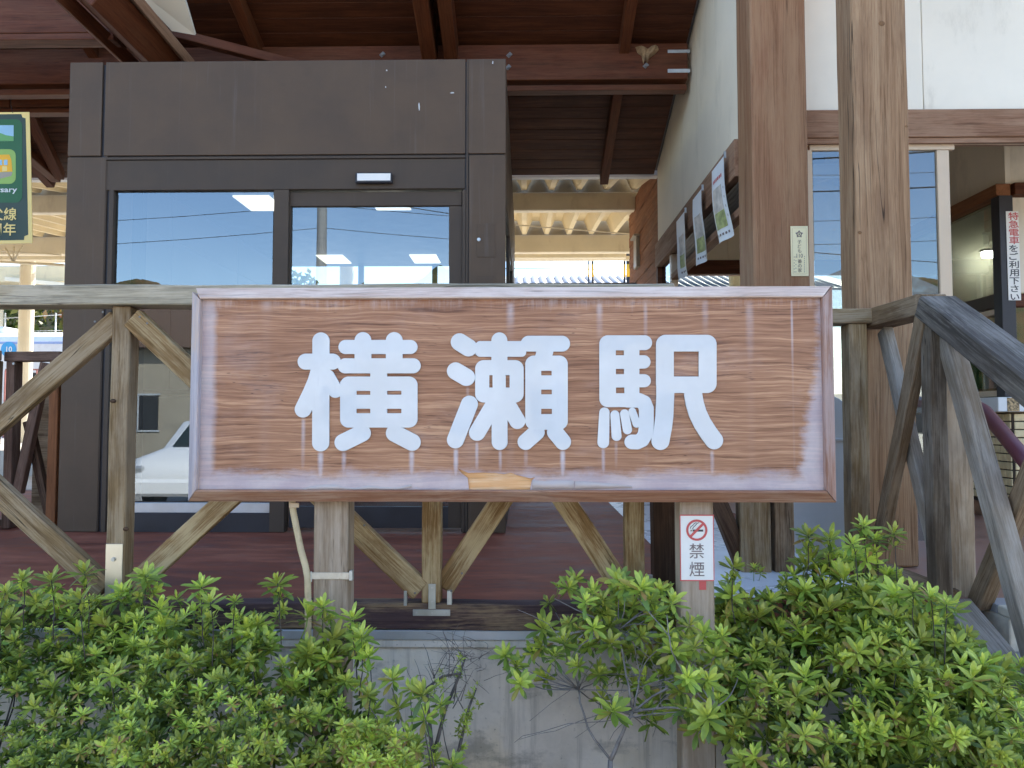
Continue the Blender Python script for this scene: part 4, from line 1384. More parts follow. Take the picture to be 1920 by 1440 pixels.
lettering('characters', items, M['sign_grey'], pl, Matrix.Translation(o) @ FACE)
for xx, n_, y0, dy in ((1489.2, 6, 481, 5.6), (1492.4, 5, 481, 7.0), (1508.5, 9, 480, 3.6)):
    for i in range(n_):
        pbox('fine_print', xx - .8, y0 + i * dy, xx + .8, y0 + i * dy + 1.7, yk, .0004, M['grey_box'], pl)

# ticket office inside the hall
YO = 5.2
XO = P(1888, 500, YO).x
to = thing('ticket_office', 'ticket office counter with cream framed window inside the hall', 'counter', (XO, YO, DECK))
YO2 = 7.4


def zo(y): return P(1888, y, YO).z


z1, z0 = zo(346), zo(368)
bar('office_beam', (XO - .02, YO - .02, (z0 + z1) / 2), (XO - .02, YO2, (z0 + z1) / 2), .10, z1 - z0, M['siding'], to, bevel=.003)
bar('office_beam', (XO + .04, YO - .0, (z0 + z1) / 2), (6.9, YO - .0, (z0 + z1) / 2), .10, z1 - z0, M['roof_beam'], to, bevel=.003)
box('corner_post', XO - .06, XO + .035, YO - .03, YO + .06, zo(744), z0 - .002, M['clad_dark'], to, .002)
box('upper_pane', XO, XO + .006, YO + .07, YO2, zo(545), z0 - .004, M['glass'], to)
box('mid_rail', XO - .02, XO + .03, YO + .065, YO2, zo(572), zo(546), M['clad_frame'], to, .002)
zc0, zc1 = zo(742), zo(575)
fr = box('counter_window_frame', XO - .02, XO + .03, YO + .065, YO + .10, zc0, zc1, M['alu_beige'], to, .002)
box('counter_window_frame', XO - .02, XO + .03, YO + .62, YO + .68, zc0, zc1, M['alu_beige'], to, .002)
box('counter_window_frame', XO - .02, XO + .03, YO + .102, YO + .618, zc0, zc0 + .04, M['alu_beige'], to, .002)
box('counter_window_frame', XO - .02, XO + .03, YO + .102, YO + .618, zc1 - .04, zc1, M['alu_beige'], to, .002)
box('counter_pane', XO, XO + .006, YO + .102, YO + .618, zc0 + .042, zc1 - .042, M['glass'], to)
box('side_panel', XO - .01, XO + .03, YO + .69, YO2, zc0, zc1, M['side_wall'], to)
box('counter_top', XO - .12, XO + .3, YO - .05, YO2, zo(772), zo(745), M['white'], to, .004)
box('tape_strip', XO - .06, XO + .02, YO - .054, YO - .0505, zo(771), zo(746), plain('camouflage_tape', (.34, .24, .12, 1), .6, 0, .9, 60), to)
box('tile_backing', XO + .012, 6.9, YO + .012, YO2, DECK + .002, zo(774), M['grout'], to)
# wall tiles, each a piece
ztile = zo(776)
r_ = 0
while ztile - .05 > DECK + .12:
    for k in range(5):
        box('wall_tile', XO + .02 + k * .115, XO + .02 + k * .115 + .108, YO, YO + .011, ztile - .048, ztile, M['tile_cream'], to, .003)
    for k in range(9):
        box('wall_tile', XO, XO + .011, YO + .02 + k * .062, YO + .02 + k * .062 + .056, ztile - .048, ztile, M['tile_cream'], to, .003)
    ztile -= .056
box('skirting', XO - .006, 6.9, YO - .006, YO + .011, DECK - .002, DECK + .10, M['header'], to, .002)
box('skirting', XO - .006, XO + .011, YO + .012, YO2, DECK - .002, DECK + .10, M['header'], to, .002)
box('front_panel', XO + .04, 6.9, YO + .02, YO + .05, zo(548), z0 - .003, M['side_wall'], to, .002)
bar('front_rail', (XO + .04, YO + .02, zo(563)), (6.9, YO + .02, zo(563)), .06, .09, M['roof_beam'], to, bevel=.003)
box('front_pane', XO + .04, 6.9, YO + .03, YO + .036, zo(744), zo(577), M['glass'], to)
box('office_back', XO + .02, 6.9, YO2, YO2 + .04, zc0, 4.3, plain('olive_wall', (.22, .22, .16, 1), .7), to)
for k in range(3):
    box('upper_wall_panel', XO + .02, XO + .06, YO + .02 + k * .72, YO + .736 + k * .72, z1 + .002, 4.34, M['side_wall'], to, .002)
box('upper_wall_panel', XO + .065, 6.9, YO + .03, YO + .07, z1 + .002, 4.34, M['side_wall'], to, .002)
# posters in the counter window
for i, (y0, y1, col) in enumerate(((.13, .32, (.7, .72, .7, 1)), (.34, .56, (.20, .45, .16, 1)))):
    lo = box('notice_sheet', XO + .012, XO + .014, YO + y0, YO + y1, zc0 + .06, zc0 + .34, plain('notice_print_%d' % i, col, .6, 0, .15, 14), None)
    tag(lo, ('pale notice' if i == 0 else 'green notice') + ' taped inside the ticket counter window', 'notice', None)
# vertical red and black notice
sg = thing('vertical_sign', 'narrow white vertical sign 特急電車をご利用下さい on the ticket office post', 'sign', (XO, YO - .04, zo(480)))
a, b = P(1888.5, 480, YO - .035), P(1912, 480, YO - .035)
plt = box('sign_board', a.x, b.x, YO - .036, YO - .0315, P(1900, 563, YO - .035).z, P(1900, 396, YO - .035).z, M['card_white'], sg, .001)
ys_ = YO - .0368
ks = ys_ / F_PX
o = P(1900.4, 411, ys_)
lettering('red_characters', [(s, 0, P(1900.4, 411 + 15.1 * i, ys_).z - o.z, 15.4 * ks, .0007, 1.3, 'c') for i, s in enumerate('特急電車')], M['red'], sg, Matrix.Translation(o) @ FACE)
o = P(1900.4, 411 + 15.1 * 4, ys_)
lettering('black_characters', [(s, 0, P(1900.4, 411 + 15.1 * (4 + i), ys_).z - o.z, 15.0 * ks, .0007, 1.3, 'c') for i, s in enumerate('をご利用下さい')], M['ink'], sg, Matrix.Translation(o) @ FACE)
# fluorescent lamps of the hall
for i, (x, y, Y, L) in enumerate(((1822, 284, 6.4, .07), (1866, 330, 7.9, .3), (1868, 477, 7.2, .26))):
    c = P(x, y, Y)
    lt = thing('fluorescent_lamp', ['small bright lamp high on the hall ceiling edge', 'bright fluorescent tube lamp above the ticket office beam', 'bright fluorescent lamp behind the ticket office glass'][i], 'lamp', c)
    box('lamp_tube', c.x - L / 2, c.x + L / 2, c.y - .03, c.y + .03, c.z - .03, c.z + .025, M['lamp_hall'], lt, .01)
    box('lamp_housing', c.x - L / 2 - .01, c.x + L / 2 + .01, c.y - .035, c.y + .035, c.z + .026, c.z + .05, M['white'], lt, .003)

M['poster'] = plain('poster_paper', (.82, .83, .82, 1), .45, 0, .03, 6)
# hanging posters along the passage
for i, (tl_, tr_, br_, bl_) in enumerate((((1338, 322), (1360, 290), (1367, 440), (1343, 463)), ((1302, 375), (1318, 350), (1334, 484), (1311, 501)), ((1271, 416), (1286, 397), (1300, 514), (1289, 528)))):
    Xp = XWL - .055
    A0, A1 = PX(tl_[0], Xp, tl_[1]), PX(tr_[0], Xp, tr_[1])
    h = A1.z - PX(tr_[0], Xp, br_[1]).z
    hp = thing('hanging_poster', ['fluttering paper poster nearest the corner pillar', 'middle one of three posters hanging in the passage', 'farthest of the three posters hanging in the passage'][i], 'poster', ((A0.x + A1.x) / 2, (A0.y + A1.y) / 2, A0.z), 'posters hung along the passage')
    nx, nz = 8, 16
    c = Vector(((A0.x + A1.x) / 2, (A0.y + A1.y) / 2, A0.z))

    def pt(u, v, off=0.0):
        Yv = A0.y + (A1.y - A0.y) * u
        zz = A0.z + (A1.z - A0.z) * 0 - v * h
        X = Xp - .018 * v * math.sin(u * 5.5 + i) - .012 * math.sin(v * 5 + i * 1.7) * v + .03 * v * v - .012
        Yv += -.03 * v * v * (i + 1) * .6
        return Vector((X - off, Yv, zz)) - c

    V = [pt(u / nx, v / nz) for v in range(nz + 1) for u in range(nx + 1)]
    V += [p + Vector((.0015, 0, 0)) for p in V]
    N = (nx + 1) * (nz + 1)
    Fc = []
    for v in range(nz):
        for u in range(nx):
            q = v * (nx + 1) + u
            Fc += [(q, q + 1, q + nx + 2, q + nx + 1), (N + q, N + q + nx + 1, N + q + nx + 2, N + q + 1)]
    obj('poster_sheet', mesh('poster', V, Fc, True), M['poster'], hp, Matrix.Translation(c))

    def patch(name, u0, u1, v0, v1, mat):
        m_ = 6
        V = [pt(u0 + (u1 - u0) * a / m_, v0 + (v1 - v0) * b / m_, .002) for b in range(m_ + 1) for a in range(m_ + 1)]
        Fc = [(b * (m_ + 1) + a, b * (m_ + 1) + a + 1, (b + 1) * (m_ + 1) + a + 1, (b + 1) * (m_ + 1) + a) for b in range(m_) for a in range(m_)]
        return obj(name, mesh(name, V, Fc, True), mat, hp, Matrix.Translation(c))

    patch('poster_picture', .2, .74, .30, .62, plain('poster_grey_%d' % i, A(186, 188, 188), .5, 0, .25, 18))
    patch('poster_picture', .2, .74, .622, .84, plain('poster_green_%d' % i, A(150, 164, 116), .5, 0, .4, 18))
    if i == 0:
        for k in range(6): patch('red_print', .18 + k * .11, .25 + k * .11, .17, .215, M['red'])
    for k in range(5): patch('dark_print', .22 + k * .12, .29 + k * .12, .90, .93, M['sign_grey'])
    for k in range(4): patch('fine_print', .85, .88, .35 + .12 * k, .38 + .12 * k, M['sign_grey'])
    box('poster_pin', A1.x - .01, A1.x + .004, A1.y - .004, A1.y + .004, A0.z - .01, A0.z + .03, M['steel'], hp)

# small switch box and cable on the passage wall end
sw = pbox('switch_box', 1250, 446, 1257, 461, 7.1, .05, M['card_white'])
tag(sw, 'small white switch box on the dark wall end in the passage', 'box')

# pale cabinet beside the pillar
YCb = 3.98
cb = thing('metal_cabinet', 'pale grey metal cabinet with rounded top beside the pillar', 'cabinet', (P(1520, 1000, YCb).x, YCb, DECK))
xa, xb = P(1445, 900, YCb).x, P(1594, 900, YCb).x
zt_ = P(1570, 742, YCb).z
pts = [(xa, DECK + .002), (xb, DECK + .002), (xb, zt_ - .10)]
for i in range(1, 8):
    an = R(90 * i / 7)
    pts.append((xb - .10 + .10 * math.cos(an), zt_ - .10 + .10 * math.sin(an)))
for i in range(0, 8):
    an = R(90 + 90 * i / 7)
    pts.append((xa + .10 + .10 * math.cos(an), zt_ - .10 + .10 * math.sin(an)))
prism('cabinet_body', pts, YCb, YCb + .2, M['pale_metal'], cb, .004)
box('cabinet_lid', xa - .006, xb + .006, YCb - .012, YCb - .001, zt_ - .24, zt_ - .225, M['pale_metal'], cb, .003)
# ------------------------------------------------------------------ anniversary banner
YBn = 5.35
bn = thing('anniversary_banner', 'green hanging banner with pale yellow border and a yellow train at the left edge', 'banner', P(-40, 330, YBn))


def flat(name, pxs, dy, mat, parent):
    pts = [(P(x, y, YBn).x, P(x, y, YBn).z) for x, y in pxs]
    return prism(name, pts, YBn + dy, YBn + dy + .0006, mat, parent)


def rr_px(x0, y0, x1, y1, r, n=5):
    out = []
    for cx, cy, a0 in ((x1 - r, y0 + r, -90), (x1 - r, y1 - r, 0), (x0 + r, y1 - r, 90), (x0 + r, y0 + r, 180)):
        for i in range(n + 1):
            a = R(a0 + 90 * i / n)
            out.append((cx + r * math.cos(a), cy + r * math.sin(a)))
    return out


M['ban_y'] = plain('banner_yellow', A(222, 208, 140), .6, 0, .03)
M['ban_dg'] = plain('banner_dark_green', A(46, 66, 62, 1.1), .6, 0, .05)
M['ban_g'] = plain('banner_green', A(36, 92, 60, 1.1), .6, 0, .05)
M['ban_lg'] = plain('banner_light_green', A(136, 178, 96), .6, 0, .05)
M['ban_sky'] = plain('banner_sky', A(140, 190, 226), .6, 0, .05)
M['ban_hill'] = plain('banner_hill', A(96, 160, 104), .6, 0, .05)
M['train_y'] = plain('banner_train_yellow', A(232, 176, 40), .6, 0, .05)
prism('banner_cloth', [(P(x, y, YBn).x, P(x, y, YBn).z) for x, y in ((-170, 212), (55, 210), (58, 300), (60, 400), (61, 456), (-170, 460))], YBn, YBn + .004, M['ban_y'], bn)
flat('dark_field', [(-165, 216), (40, 214), (42, 220), (48, 222), (50, 300), (53, 440), (46, 443), (45, 450), (-165, 454)], -.001, M['ban_dg'], bn)
flat('green_field', rr_px(-150, 224, 42, 380, 12), -.002, M['ban_g'], bn)
flat('sky_picture', [(-110, 235), (26, 235), (26, 265), (-110, 265)], -.003, M['ban_sky'], bn)
flat('hill_picture', [(-110, 265), (-110, 255), (-60, 248), (-20, 254), (2, 250), (12, 254), (26, 256), (26, 265)], -.004, M['ban_hill'], bn)
flat('train_field', rr_px(-110, 280, 30, 345, 12), -.003, M['ban_lg'], bn)
trn = flat('train_body', [(-100, 292), (18, 290), (22, 300), (24, 322), (-100, 326)], -.004, M['train_y'], bn)
for xw in (-60, -36, -18, -2, 8):
    flat('train_window', [(xw, 300), (xw + 7, 300), (xw + 7, 310), (xw, 310)], -.005, M['ban_sky'], trn)
flat('train_door', [(5, 312), (14, 312), (14, 321), (5, 322)], -.005, M['ban_y'], trn)
flat('train_bogie', [(-100, 326.5), (24, 322.5), (22, 330), (-2, 336), (-100, 336)], -.004, M['grey_box'], bn)
kb = YBn / F_PX
o = P(32, 360, YBn - .0045)
lettering('white_print', [('Anniversary', 0, 0, 14.5 * kb, .0008, 1.35, 'r')], M['white'], bn, Matrix.Translation(o) @ FACE)
o = P(-19, 411, YBn - .0045)
lettering('yellow_print', [('父線', 0, 0, 26 * kb, .0012), ('周年', 0, P(-19, 439.5, YBn).z - P(-19, 411, YBn).z, 26 * kb, .0012)], M['ban_y'], bn, Matrix.Translation(o) @ FACE)
tube('banner_cord', [P(24, 211, YBn - .002), P(20, 196, 5.8), P(21, 150, 6.03)], .003, M['black'], bn, n=5)

# ------------------------------------------------------------------ brown fence at the far left of the deck
YLf = 4.75
lf = thing('wooden_fence', 'old dark brown wooden fence beside the vestibule at the left edge', 'fence', (P(60, 900, YLf).x, YLf, DECK))
z1, z0 = P(50, 659, YLf).z, P(50, 677, YLf).z
bar('top_rail', (P(7, 668, YLf).x, YLf + .05, (z0 + z1) / 2), (P(112, 668, YLf).x, YLf + .05, (z0 + z1) / 2), .1, z1 - z0, M['old_fence'], lf, jitter=.001, seg_len=.1)
bar('top_rail', (P(6.5, 668, YLf).x, YLf - .02, (z0 + z1) / 2), (P(-200, 668, YLf).x, YLf - .6, (z0 + z1) / 2), .1, z1 - z0, M['old_fence'], lf, jitter=.001, seg_len=.1)
for xa, xb, yb, dy, mt in ((8, 23, 985, 0, 'old_fence'), (-16, 5, 985, -.1, 'rail_brown'), (86, 104, 985, .02, 'siding')):
    a, b = P(xa, 820, YLf).x, P(xb, 820, YLf).x
    bar('post', ((a + b) / 2, YLf + .04 + dy, DECK + .002), ((a + b) / 2, YLf + .04 + dy, z0 - .002), b - a, .09, M[mt], lf, up=(0, -1, 0), jitter=.001, seg_len=.1)
a, b = P(82, 680, YLf), P(28, 925, YLf)
a.y = b.y = YLf + .03
bar('brace', a, b, .05, .06, M['old_fence'], lf, jitter=.001, seg_len=.1)
a, b = P(36, 790, YLf), P(80, 985, YLf)
a.y = b.y = YLf + .09
bar('brace', a, b, .05, .05, M['fence_dark'], lf, jitter=.001, seg_len=.1)
box('kick_board', P(-200, 990, YLf).x, P(112, 990, YLf).x, YLf + .09, YLf + .13, DECK + .002, P(50, 978, YLf).z, M['fence_dark'], lf)
box('back_board', P(60, 900, YLf + .3).x, P(116, 900, YLf + .3).x, YLf + .3, YLf + .33, DECK + .002, P(80, 720, YLf).z, M['rail_brown'], lf)
disc('bolt', P(26, 682, YLf - .01), .008, .012, M['steel'], lf, 6)

# ------------------------------------------------------------------ platform canopy behind the station
cp = thing('platform_canopy', 'cream folded-plate platform canopy on steel beams behind the station', 'canopy', (0, 9.3, 1.12))


def canopy_beam(Y, ya, yb, d, x=1080, mat='cream2'):
    z1_, z0_ = P(x, ya, Y).z, P(x, yb, Y).z
    return box('beam', -17, 7.5, Y, Y + d, z0_, z1_, M[mat], cp, .01)


canopy_beam(7.42, 309, 331, .1, mat='white')
canopy_beam(8.92, 360, 394, .12)
canopy_beam(11.0, 440, 473, .12)
canopy_beam(12.3, 480, 488, .08)


M['siding2'] = plain('dull_cream_board', (.36, .30, .20, 1), .7, 0, .1, 3)


def folded(Y0, z0a, Y1, z1a, pitch, depth, name='folded_roof'):
    V, Fc = [], []
    x = -17.0
    prof = []
    while x < 7.6:
        prof += [(x, 0), (x + pitch * .16, 0), (x + pitch * .40, -depth), (x + pitch * .58, -depth), (x + pitch * .84, 0)]
        x += pitch
    n = len(prof)
    for (Yv, zv) in ((Y0, z0a), (Y1, z1a)):
        for px, pz in prof: V.append((px, Yv, zv + pz))
    m = len(V)
    V += [(a, b, c + .012) for a, b, c in V]
    for i in range(n - 1):
        Fc += [(i, i + 1, n + i + 1, n + i), (m + i, m + n + i, m + n + i + 1, m + i + 1)]
    Fc += [(i, m + i, m + i + 1, i + 1) for i in range(n - 1)]
    Fc += [(n + i, n + i + 1, m + n + i + 1, m + n + i) for i in range(n - 1)]
    c = Vector((0, Y0, z0a))
    return obj(name, mesh(name, [Vector(v) - c for v in V], Fc), M['cream'], cp, Matrix.Translation(c))


for Yi, yt in ((8.96, 361), (11.04, 441)):
    zi = P(1080, yt, Yi).z
    box('infill_board', -17, 7.5, Yi, Yi + .03, zi - .03, zi + .24, M['siding2'], cp)
zA = P(1080, 331, 7.53).z + .02
zB = P(1080, 359, 8.9).z + .0
folded(7.54, zA + .17, 8.91, zB + .19, .33, .17)
box('sun_stop_board', -17, 7.5, 7.3, 7.41, zA + .14, zA + .36, M['cream2'], cp)  # hidden board, added to stop sun leaking between canopy and station roof
folded(9.06, P(1080, 396, 9.06).z + .20, 10.98, P(1080, 440, 11.0).z + .20, .33, .2)
folded(11.14, P(1080, 474, 11.14).z + .30, 12.5, P(1080, 478, 12.3).z + .35, .33, .15)
for (x0, x1) in ((-16, -9.5), (-9.0, -2.4), (-2.0, 1.6)):
    lt = box('platform_lamp', x0, x1, 11.7, 11.82, P(1000, 484, 11.7).z, P(1000, 471, 11.7).z, M['cream2'], cp, .01)
for X in (-16.2, -8.15, -2.9, 3.4):
    disc('canopy_column', (X, 12.0, 1.12 + (P(1000, 455, 12).z - 1.12) / 2), .11, P(1000, 455, 12).z - 1.12, M['cream2'], cp, 18, 'Z')
# struts and wires under the canopy at the left
for a_, b_, rr in (((10, 465, 10), (24, 490, 10), .012), ((26, 462, 10), (25, 490, 10), .012), ((42, 460, 10), (26, 490, 10), .012), ((-60, 466, 10), (115, 478, 10), .01), ((-60, 488, 10), (120, 497, 10), .02), ((968, 422, 9.6), (1212, 441, 9.6), .008)):
    tube('canopy_strut', [P(*a_), P(*b_)], rr, M['cream2'], cp, n=6)

fp = thing('far_canopy', 'cream canopy of the far platform at the left edge behind the banner', 'canopy', (-16, 20, 1.1))
zz1, zz0 = P(60, 498, 19.0).z, P(60, 543, 19.0).z
box('canopy_roof', -30, P(128, 520, 19).x, 19.0, 21.5, zz0 + .2, zz1, M['cream'], fp, .02)
for k in range(7):
    Xk = -29 + k * 2.6
    bar('canopy_rib', (Xk, 18.9, zz0 + .26), (Xk + 1.6, 18.9, zz0 + .1), .1, .1, M['cream2'], fp)
for Xk in (-27, -20, -14.5):
    disc('canopy_column', (Xk, 20.2, zz0 / 2 + .1), .12, zz0 + .2, M['cream2'], fp, 14, 'Z')

# wooden siding beyond the passage, meter box and dark rail
wd = thing('siding_wall', 'brown timber siding wall at the far right of the passage', 'wall', (P(1225, 500, 7.6).x, 7.6, DECK))
Xsd = P(1241, 400, 7.3).x
for k in range(26):
    zz = DECK + .13 * k
    bar('siding_board', (Xsd + .005 * (k % 2), 7.3, zz + .065), (Xsd + .005 * (k % 2) - .02, 9.4, zz + .065), .02, .126, M['siding'], wd, bevel=.003)
mb = thing('meter_box', 'grey metal meter box on the siding wall at the platform', 'box', (P(1205, 480, 8.6).x, 8.6, 3))
pbox('box_body', 1193, 441, 1215, 499, 8.6, .22, M['grey_box'], mb, .008)
pbox('box_lid', 1188, 438, 1216, 441.5, 8.57, .27, M['grey_box'], mb, .004)
tubes('cable', [([P(1206, 500, 8.7), P(1203, 520, 8.7), P(1202, 545, 8.7)], .012, .012), ([P(1213, 500, 8.7), P(1212, 545, 8.7)], .012, .012)], M['black'], mb, 6, P(1206, 500, 8.7))
fr2 = thing('platform_barrier', 'dark low barrier rail across the passage end', 'barrier', (0, 8.9, DECK))
z1, z0 = P(1080, 531, 8.9).z, P(1080, 538, 8.9).z
X0, X1 = P(970, 535, 8.9).x, P(1212, 535, 8.9).x
bar('rail', (X0, 8.9, (z0 + z1) / 2), (X1, 8.9, (z0 + z1) / 2), .06, z1 - z0, M['fence_dark'], fr2)
for X in (X0 + .1, X1 - .1): bar('post', (X, 8.9, 1.12), (X, 8.9, z0 - .001), .06, .06, M['fence_dark'], fr2, up=(0, -1, 0))

# guy-wire guards in yellow and black
for i, x in enumerate((1107, 1174)):
    gp = thing('guard_pole', ['thin yellow and black guard pole beyond the passage, left one', 'thicker yellow and black guard pole beyond the passage, right one'][i], 'pole', P(x, 560, 16.5), 'yellow guard poles beyond the platform')
    for k, (dx, w) in enumerate(((-3, .018 + .006 * i), (4, .026 + .022 * i))):
        a, b = P(x + dx + (3 if k else 0), 640, 16.5), P(x + dx - (1 if k else 0), 440, 16.5)
        segs = [0, .47, .6, .72, 1.0]
        for j in range(4):
            tube('guard_sleeve', [a.lerp(b, segs[j]), a.lerp(b, segs[j + 1])], w, M['yellow'] if j % 2 == 0 else M['black'], gp, n=8)

# neighbouring house with grey tiled roof
hs = thing('tiled_house', 'house with grey tiled roof seen beyond the platform', 'house', (1, 26, 0))
zr = P(1080, 513, 24).z
box('house_wall', -2.0, 9, 25, 31, 0, zr - .55, M['cream2'], hs)
nt = 44
me_t = None
for k in range(nt):
    X = -1.9 + k * .28
    pts = []
    rings_ = []
    for (Yv, zv) in ((24.0, zr - .55), (24.0 + 3.0, zr + .42)):
        rg = []
        for i in range(7):
            an = math.pi * i / 6
            rg.append(Vector((X + .12 * math.cos(an), Yv, zv + .13 * math.sin(an) + .0)))
        rings_.append(rg)
    c = rings_[0][0].copy()
    if me_t is None:
        V = [p - c for rg in rings_ for p in rg]
        Fc = [(i, i + 1, 7 + i + 1, 7 + i) for i in range(6)] + [tuple(range(7))[::-1], tuple(range(7, 14))]
        me_t = mesh('tile_row', V, Fc, True)
    obj('tile_row', me_t, M['roof_tile'], hs, Matrix.Translation(c))
bm = bmesh.new()
q = [bm.verts.new(p) for p in ((-2.3, 23.9, zr - .58), (11, 23.9, zr - .58), (11, 27.2, zr + .44), (-2.3, 27.2, zr + .44), (-2.3, 23.9, zr - .50), (11, 23.9, zr - .50), (11, 27.2, zr + .50), (-2.3, 27.2, zr + .50))]
for f in ((3, 2, 1, 0), (4, 5, 6, 7), (0, 1, 5, 4), (1, 2, 6, 5), (2, 3, 7, 6), (3, 0, 4, 7)): bm.faces.new([q[i] for i in f])
obj('roof_bed', bm_mesh(bm), M['roof_tile'], hs)
wl = tube('overhead_wire', [P(940, 503, 18), P(1220, 506, 18)], .012, M['black'], None, n=5)
tag(wl, 'thin dark overhead wire crossing the sky beyond the platform', 'wire')

# ------------------------------------------------------------------ train and hillside at the left
tr = thing('train', 'white and blue train standing at the platform behind the left fence', 'train', (-14, 17.5, .6))
YTn = 16.6
zt_ = P(50, 630, YTn).z
zm = P(50, 645, YTn).z
M['train_w'] = plain('train_white', (.78, .78, .77, 1), .3, 0, .03, 2)
M['train_b'] = plain('train_blue', (.30, .40, .66, 1), .3, 0, .05, 2)
rings_ = []
for X in (-24.0, -5.5):
    rings_.append([Vector((X, YTn, .7)), Vector((X, YTn, zt_ - .12)), Vector((X, YTn + .12, zt_)), Vector((X, YTn + 1.2, zt_ + .22)), Vector((X, YTn + 2.4, zt_)), Vector((X, YTn + 2.6, zt_ - .12)), Vector((X, YTn + 2.6, .7))])
loft('body', rings_, M['train_w'], tr, False)
box('blue_band', -23.9, -5.6, YTn - .006, YTn + .002, zm, zt_ - .13, M['train_b'], tr)
for k in range(9):
    box('window', -23 + k * 1.95, -21.8 + k * 1.95, YTn - .008, YTn + .02, 1.9, 2.55, M['black'], tr, .01)
disc('number_badge', P(16, 655, YTn - .02), .17, .02, plain('badge_blue', (.05, .35, .66, 1), .4), tr, 24)
o = P(9.0, 659.5, YTn - .034)
lettering('badge_number', [('10', 0, 0, .165, .003)], M['white'], tr, Matrix.Translation(o) @ FACE)
tc = pbox('roof_unit', -14, 612, 9, 631, YTn + 1.0, 1.0, M['train_w'], tr, .05)
# pale platform fence beyond
pf = thing('platform_railing', 'thin reddish railing on the far platform left of the vestibule', 'railing', (P(45, 720, 15.2).x, 15.2, 1.12))
X0, X1 = P(10, 700, 15.2).x, P(110, 700, 15.2).x
zz = P(50, 693, 15.2).z
M['rail_red'] = plain('reddish_rail', (.36, .14, .12, 1), .5)
bar('rail', (X0, 15.2, zz), (X1, 15.2, zz), .03, .03, M['rail_red'], pf)
k = 0
X = X0
while X < X1:
    bar('baluster', (X, 15.2, 1.12), (X, 15.2, zz - .016), .022, .022, M['rail_red'], pf, up=(0, -1, 0), bevel=0)
    X += .11

# leafy bank behind the train
def leaf_mat(name, cols, trans=.25, rough=.5, attr=True):
    t = NT(name)
    oi = t.n('ObjectInfo').outputs['Random']
    at = t.n('Attribute')
    at.attribute_name = 'tint'
    r = t.ramp(at.outputs['Fac'], cols)
    v = t.n('TexCoord').outputs['Object']
    n = t.noise(v, 60, 3, .6)
    c = t.mix(t.maprange(n, .3, .7, 0, .25), r, tuple(x * .6 for x in cols[1][1][:3]) + (1,))
    hsv = t.n('HueSaturation')
    t.put(hsv.inputs['Color'], c)
    t.put(hsv.inputs['Value'], t.maprange(oi, 0, 1, .75, 1.4, False))
    t.put(hsv.inputs['Hue'], t.maprange(oi, 0, 1, .488, .508, False))
    c = hsv.outputs[0]
    t.fin(c, rough, 0, .35)
    tl = t.n('BsdfTranslucent')
    t.put(tl.inputs[0], c)
    mx = t.n('MixShader')
    mx.inputs[0].default_value = trans
    t.t.links.new(t.b.outputs[0], mx.inputs[1])
    t.t.links.new(tl.outputs[0], mx.inputs[2])
    t.t.links.new(mx.outputs[0], t.out.inputs[0])
    return t.m


M['autumn'] = leaf_mat('autumn_foliage', [(0, (.05, .08, .02, 1)), (.35, (.16, .20, .04, 1)), (.65, (.36, .32, .06, 1)), (.85, (.34, .15, .05, 1)), (1, (.22, .08, .04, 1))], .3)


def leaf_cloud(name, n, fn, size, mat, seed, parent=None, c=(0, 0, 0)):
    r = np.random.RandomState(int(seed))
    pts = np.array([fn(r) for _ in range(n)]) - np.array(c)
    d1 = r.normal(size=(n, 3)); d1 /= np.linalg.norm(d1, axis=1)[:, None]
    d2 = np.cross(d1, r.normal(size=(n, 3))); d2 /= np.linalg.norm(d2, axis=1)[:, None]
    s = size * r.uniform(.6, 1.4, (n, 1))
    V = np.stack([pts - d1 * s, pts + d2 * s * .45, pts + d1 * s, pts - d2 * s * .45], 1).reshape(-1, 3)
    me = bpy.data.meshes.new(name)
    me.from_pydata(V.tolist(), [], [(4 * i, 4 * i + 1, 4 * i + 2, 4 * i + 3) for i in range(n)])
    a = me.attributes.new('tint', 'FLOAT', 'POINT')
    base = np.clip(.45 + .25 * np.sin(pts[:, 0] * 1.7 + pts[:, 2] * 2.3) + r.normal(0, .18, n), 0, 1)
    a.data.foreach_set('value', np.repeat(base, 4).astype(np.float32))
    return obj(name, me, mat, parent, Matrix.Translation(Vector(c)))


hb = leaf_cloud('hillside_foliage', 14000, lambda r: (lambda x, u, w: (x, 21.5 + 7 * u + w, .8 + 6.0 * u + r.normal(0, .12) + .3 * math.sin(x * 2)))(r.uniform(-30, -8), r.uniform(0, 1) ** .8, r.normal(0, .3)), .16, M['autumn'], 3, None, (-18, 24, 3))
tag(hb, 'yellow and green autumn foliage on the bank behind the train', 'foliage', kind='stuff')
bm = bmesh.new()
q = [bm.verts.new(p) for p in ((-34, 21.8, 0), (-6.5, 21.8, 0), (-6.5, 30, 6.6), (-34, 30, 6.6), (-34, 30, 0), (-6.5, 30, 0))]
bm.faces.new((q[0], q[1], q[2], q[3])); bm.faces.new((q[1], q[5], q[2])); bm.faces.new((q[0], q[3], q[4]))
tag(obj('hillside', bm_mesh(bm), plain('bank_earth', (.07, .07, .03, 1), .9, 0, .4, 2)), kind='structure')
wf = thing('wire_fence', 'pale wire fence on the bank behind the train', 'fence', (-15, 20.6, 2))
tubes('wires', [([P(-40, 600, 20.6), P(115, 590, 20.6)], .012, .012), ([P(-40, 622, 20.6), P(115, 620, 20.6)], .008, .008)], M['white'], wf, 5, (-15, 20.6, 4))
for x in (10, 37, 57, 105):
    a = P(x, 590, 20.6)
    bar('post', (a.x, 20.6, 1.0), (a.x, 20.6, a.z + .05), .03, .03, M['white'], wf, up=(0, -1, 0), bevel=0)

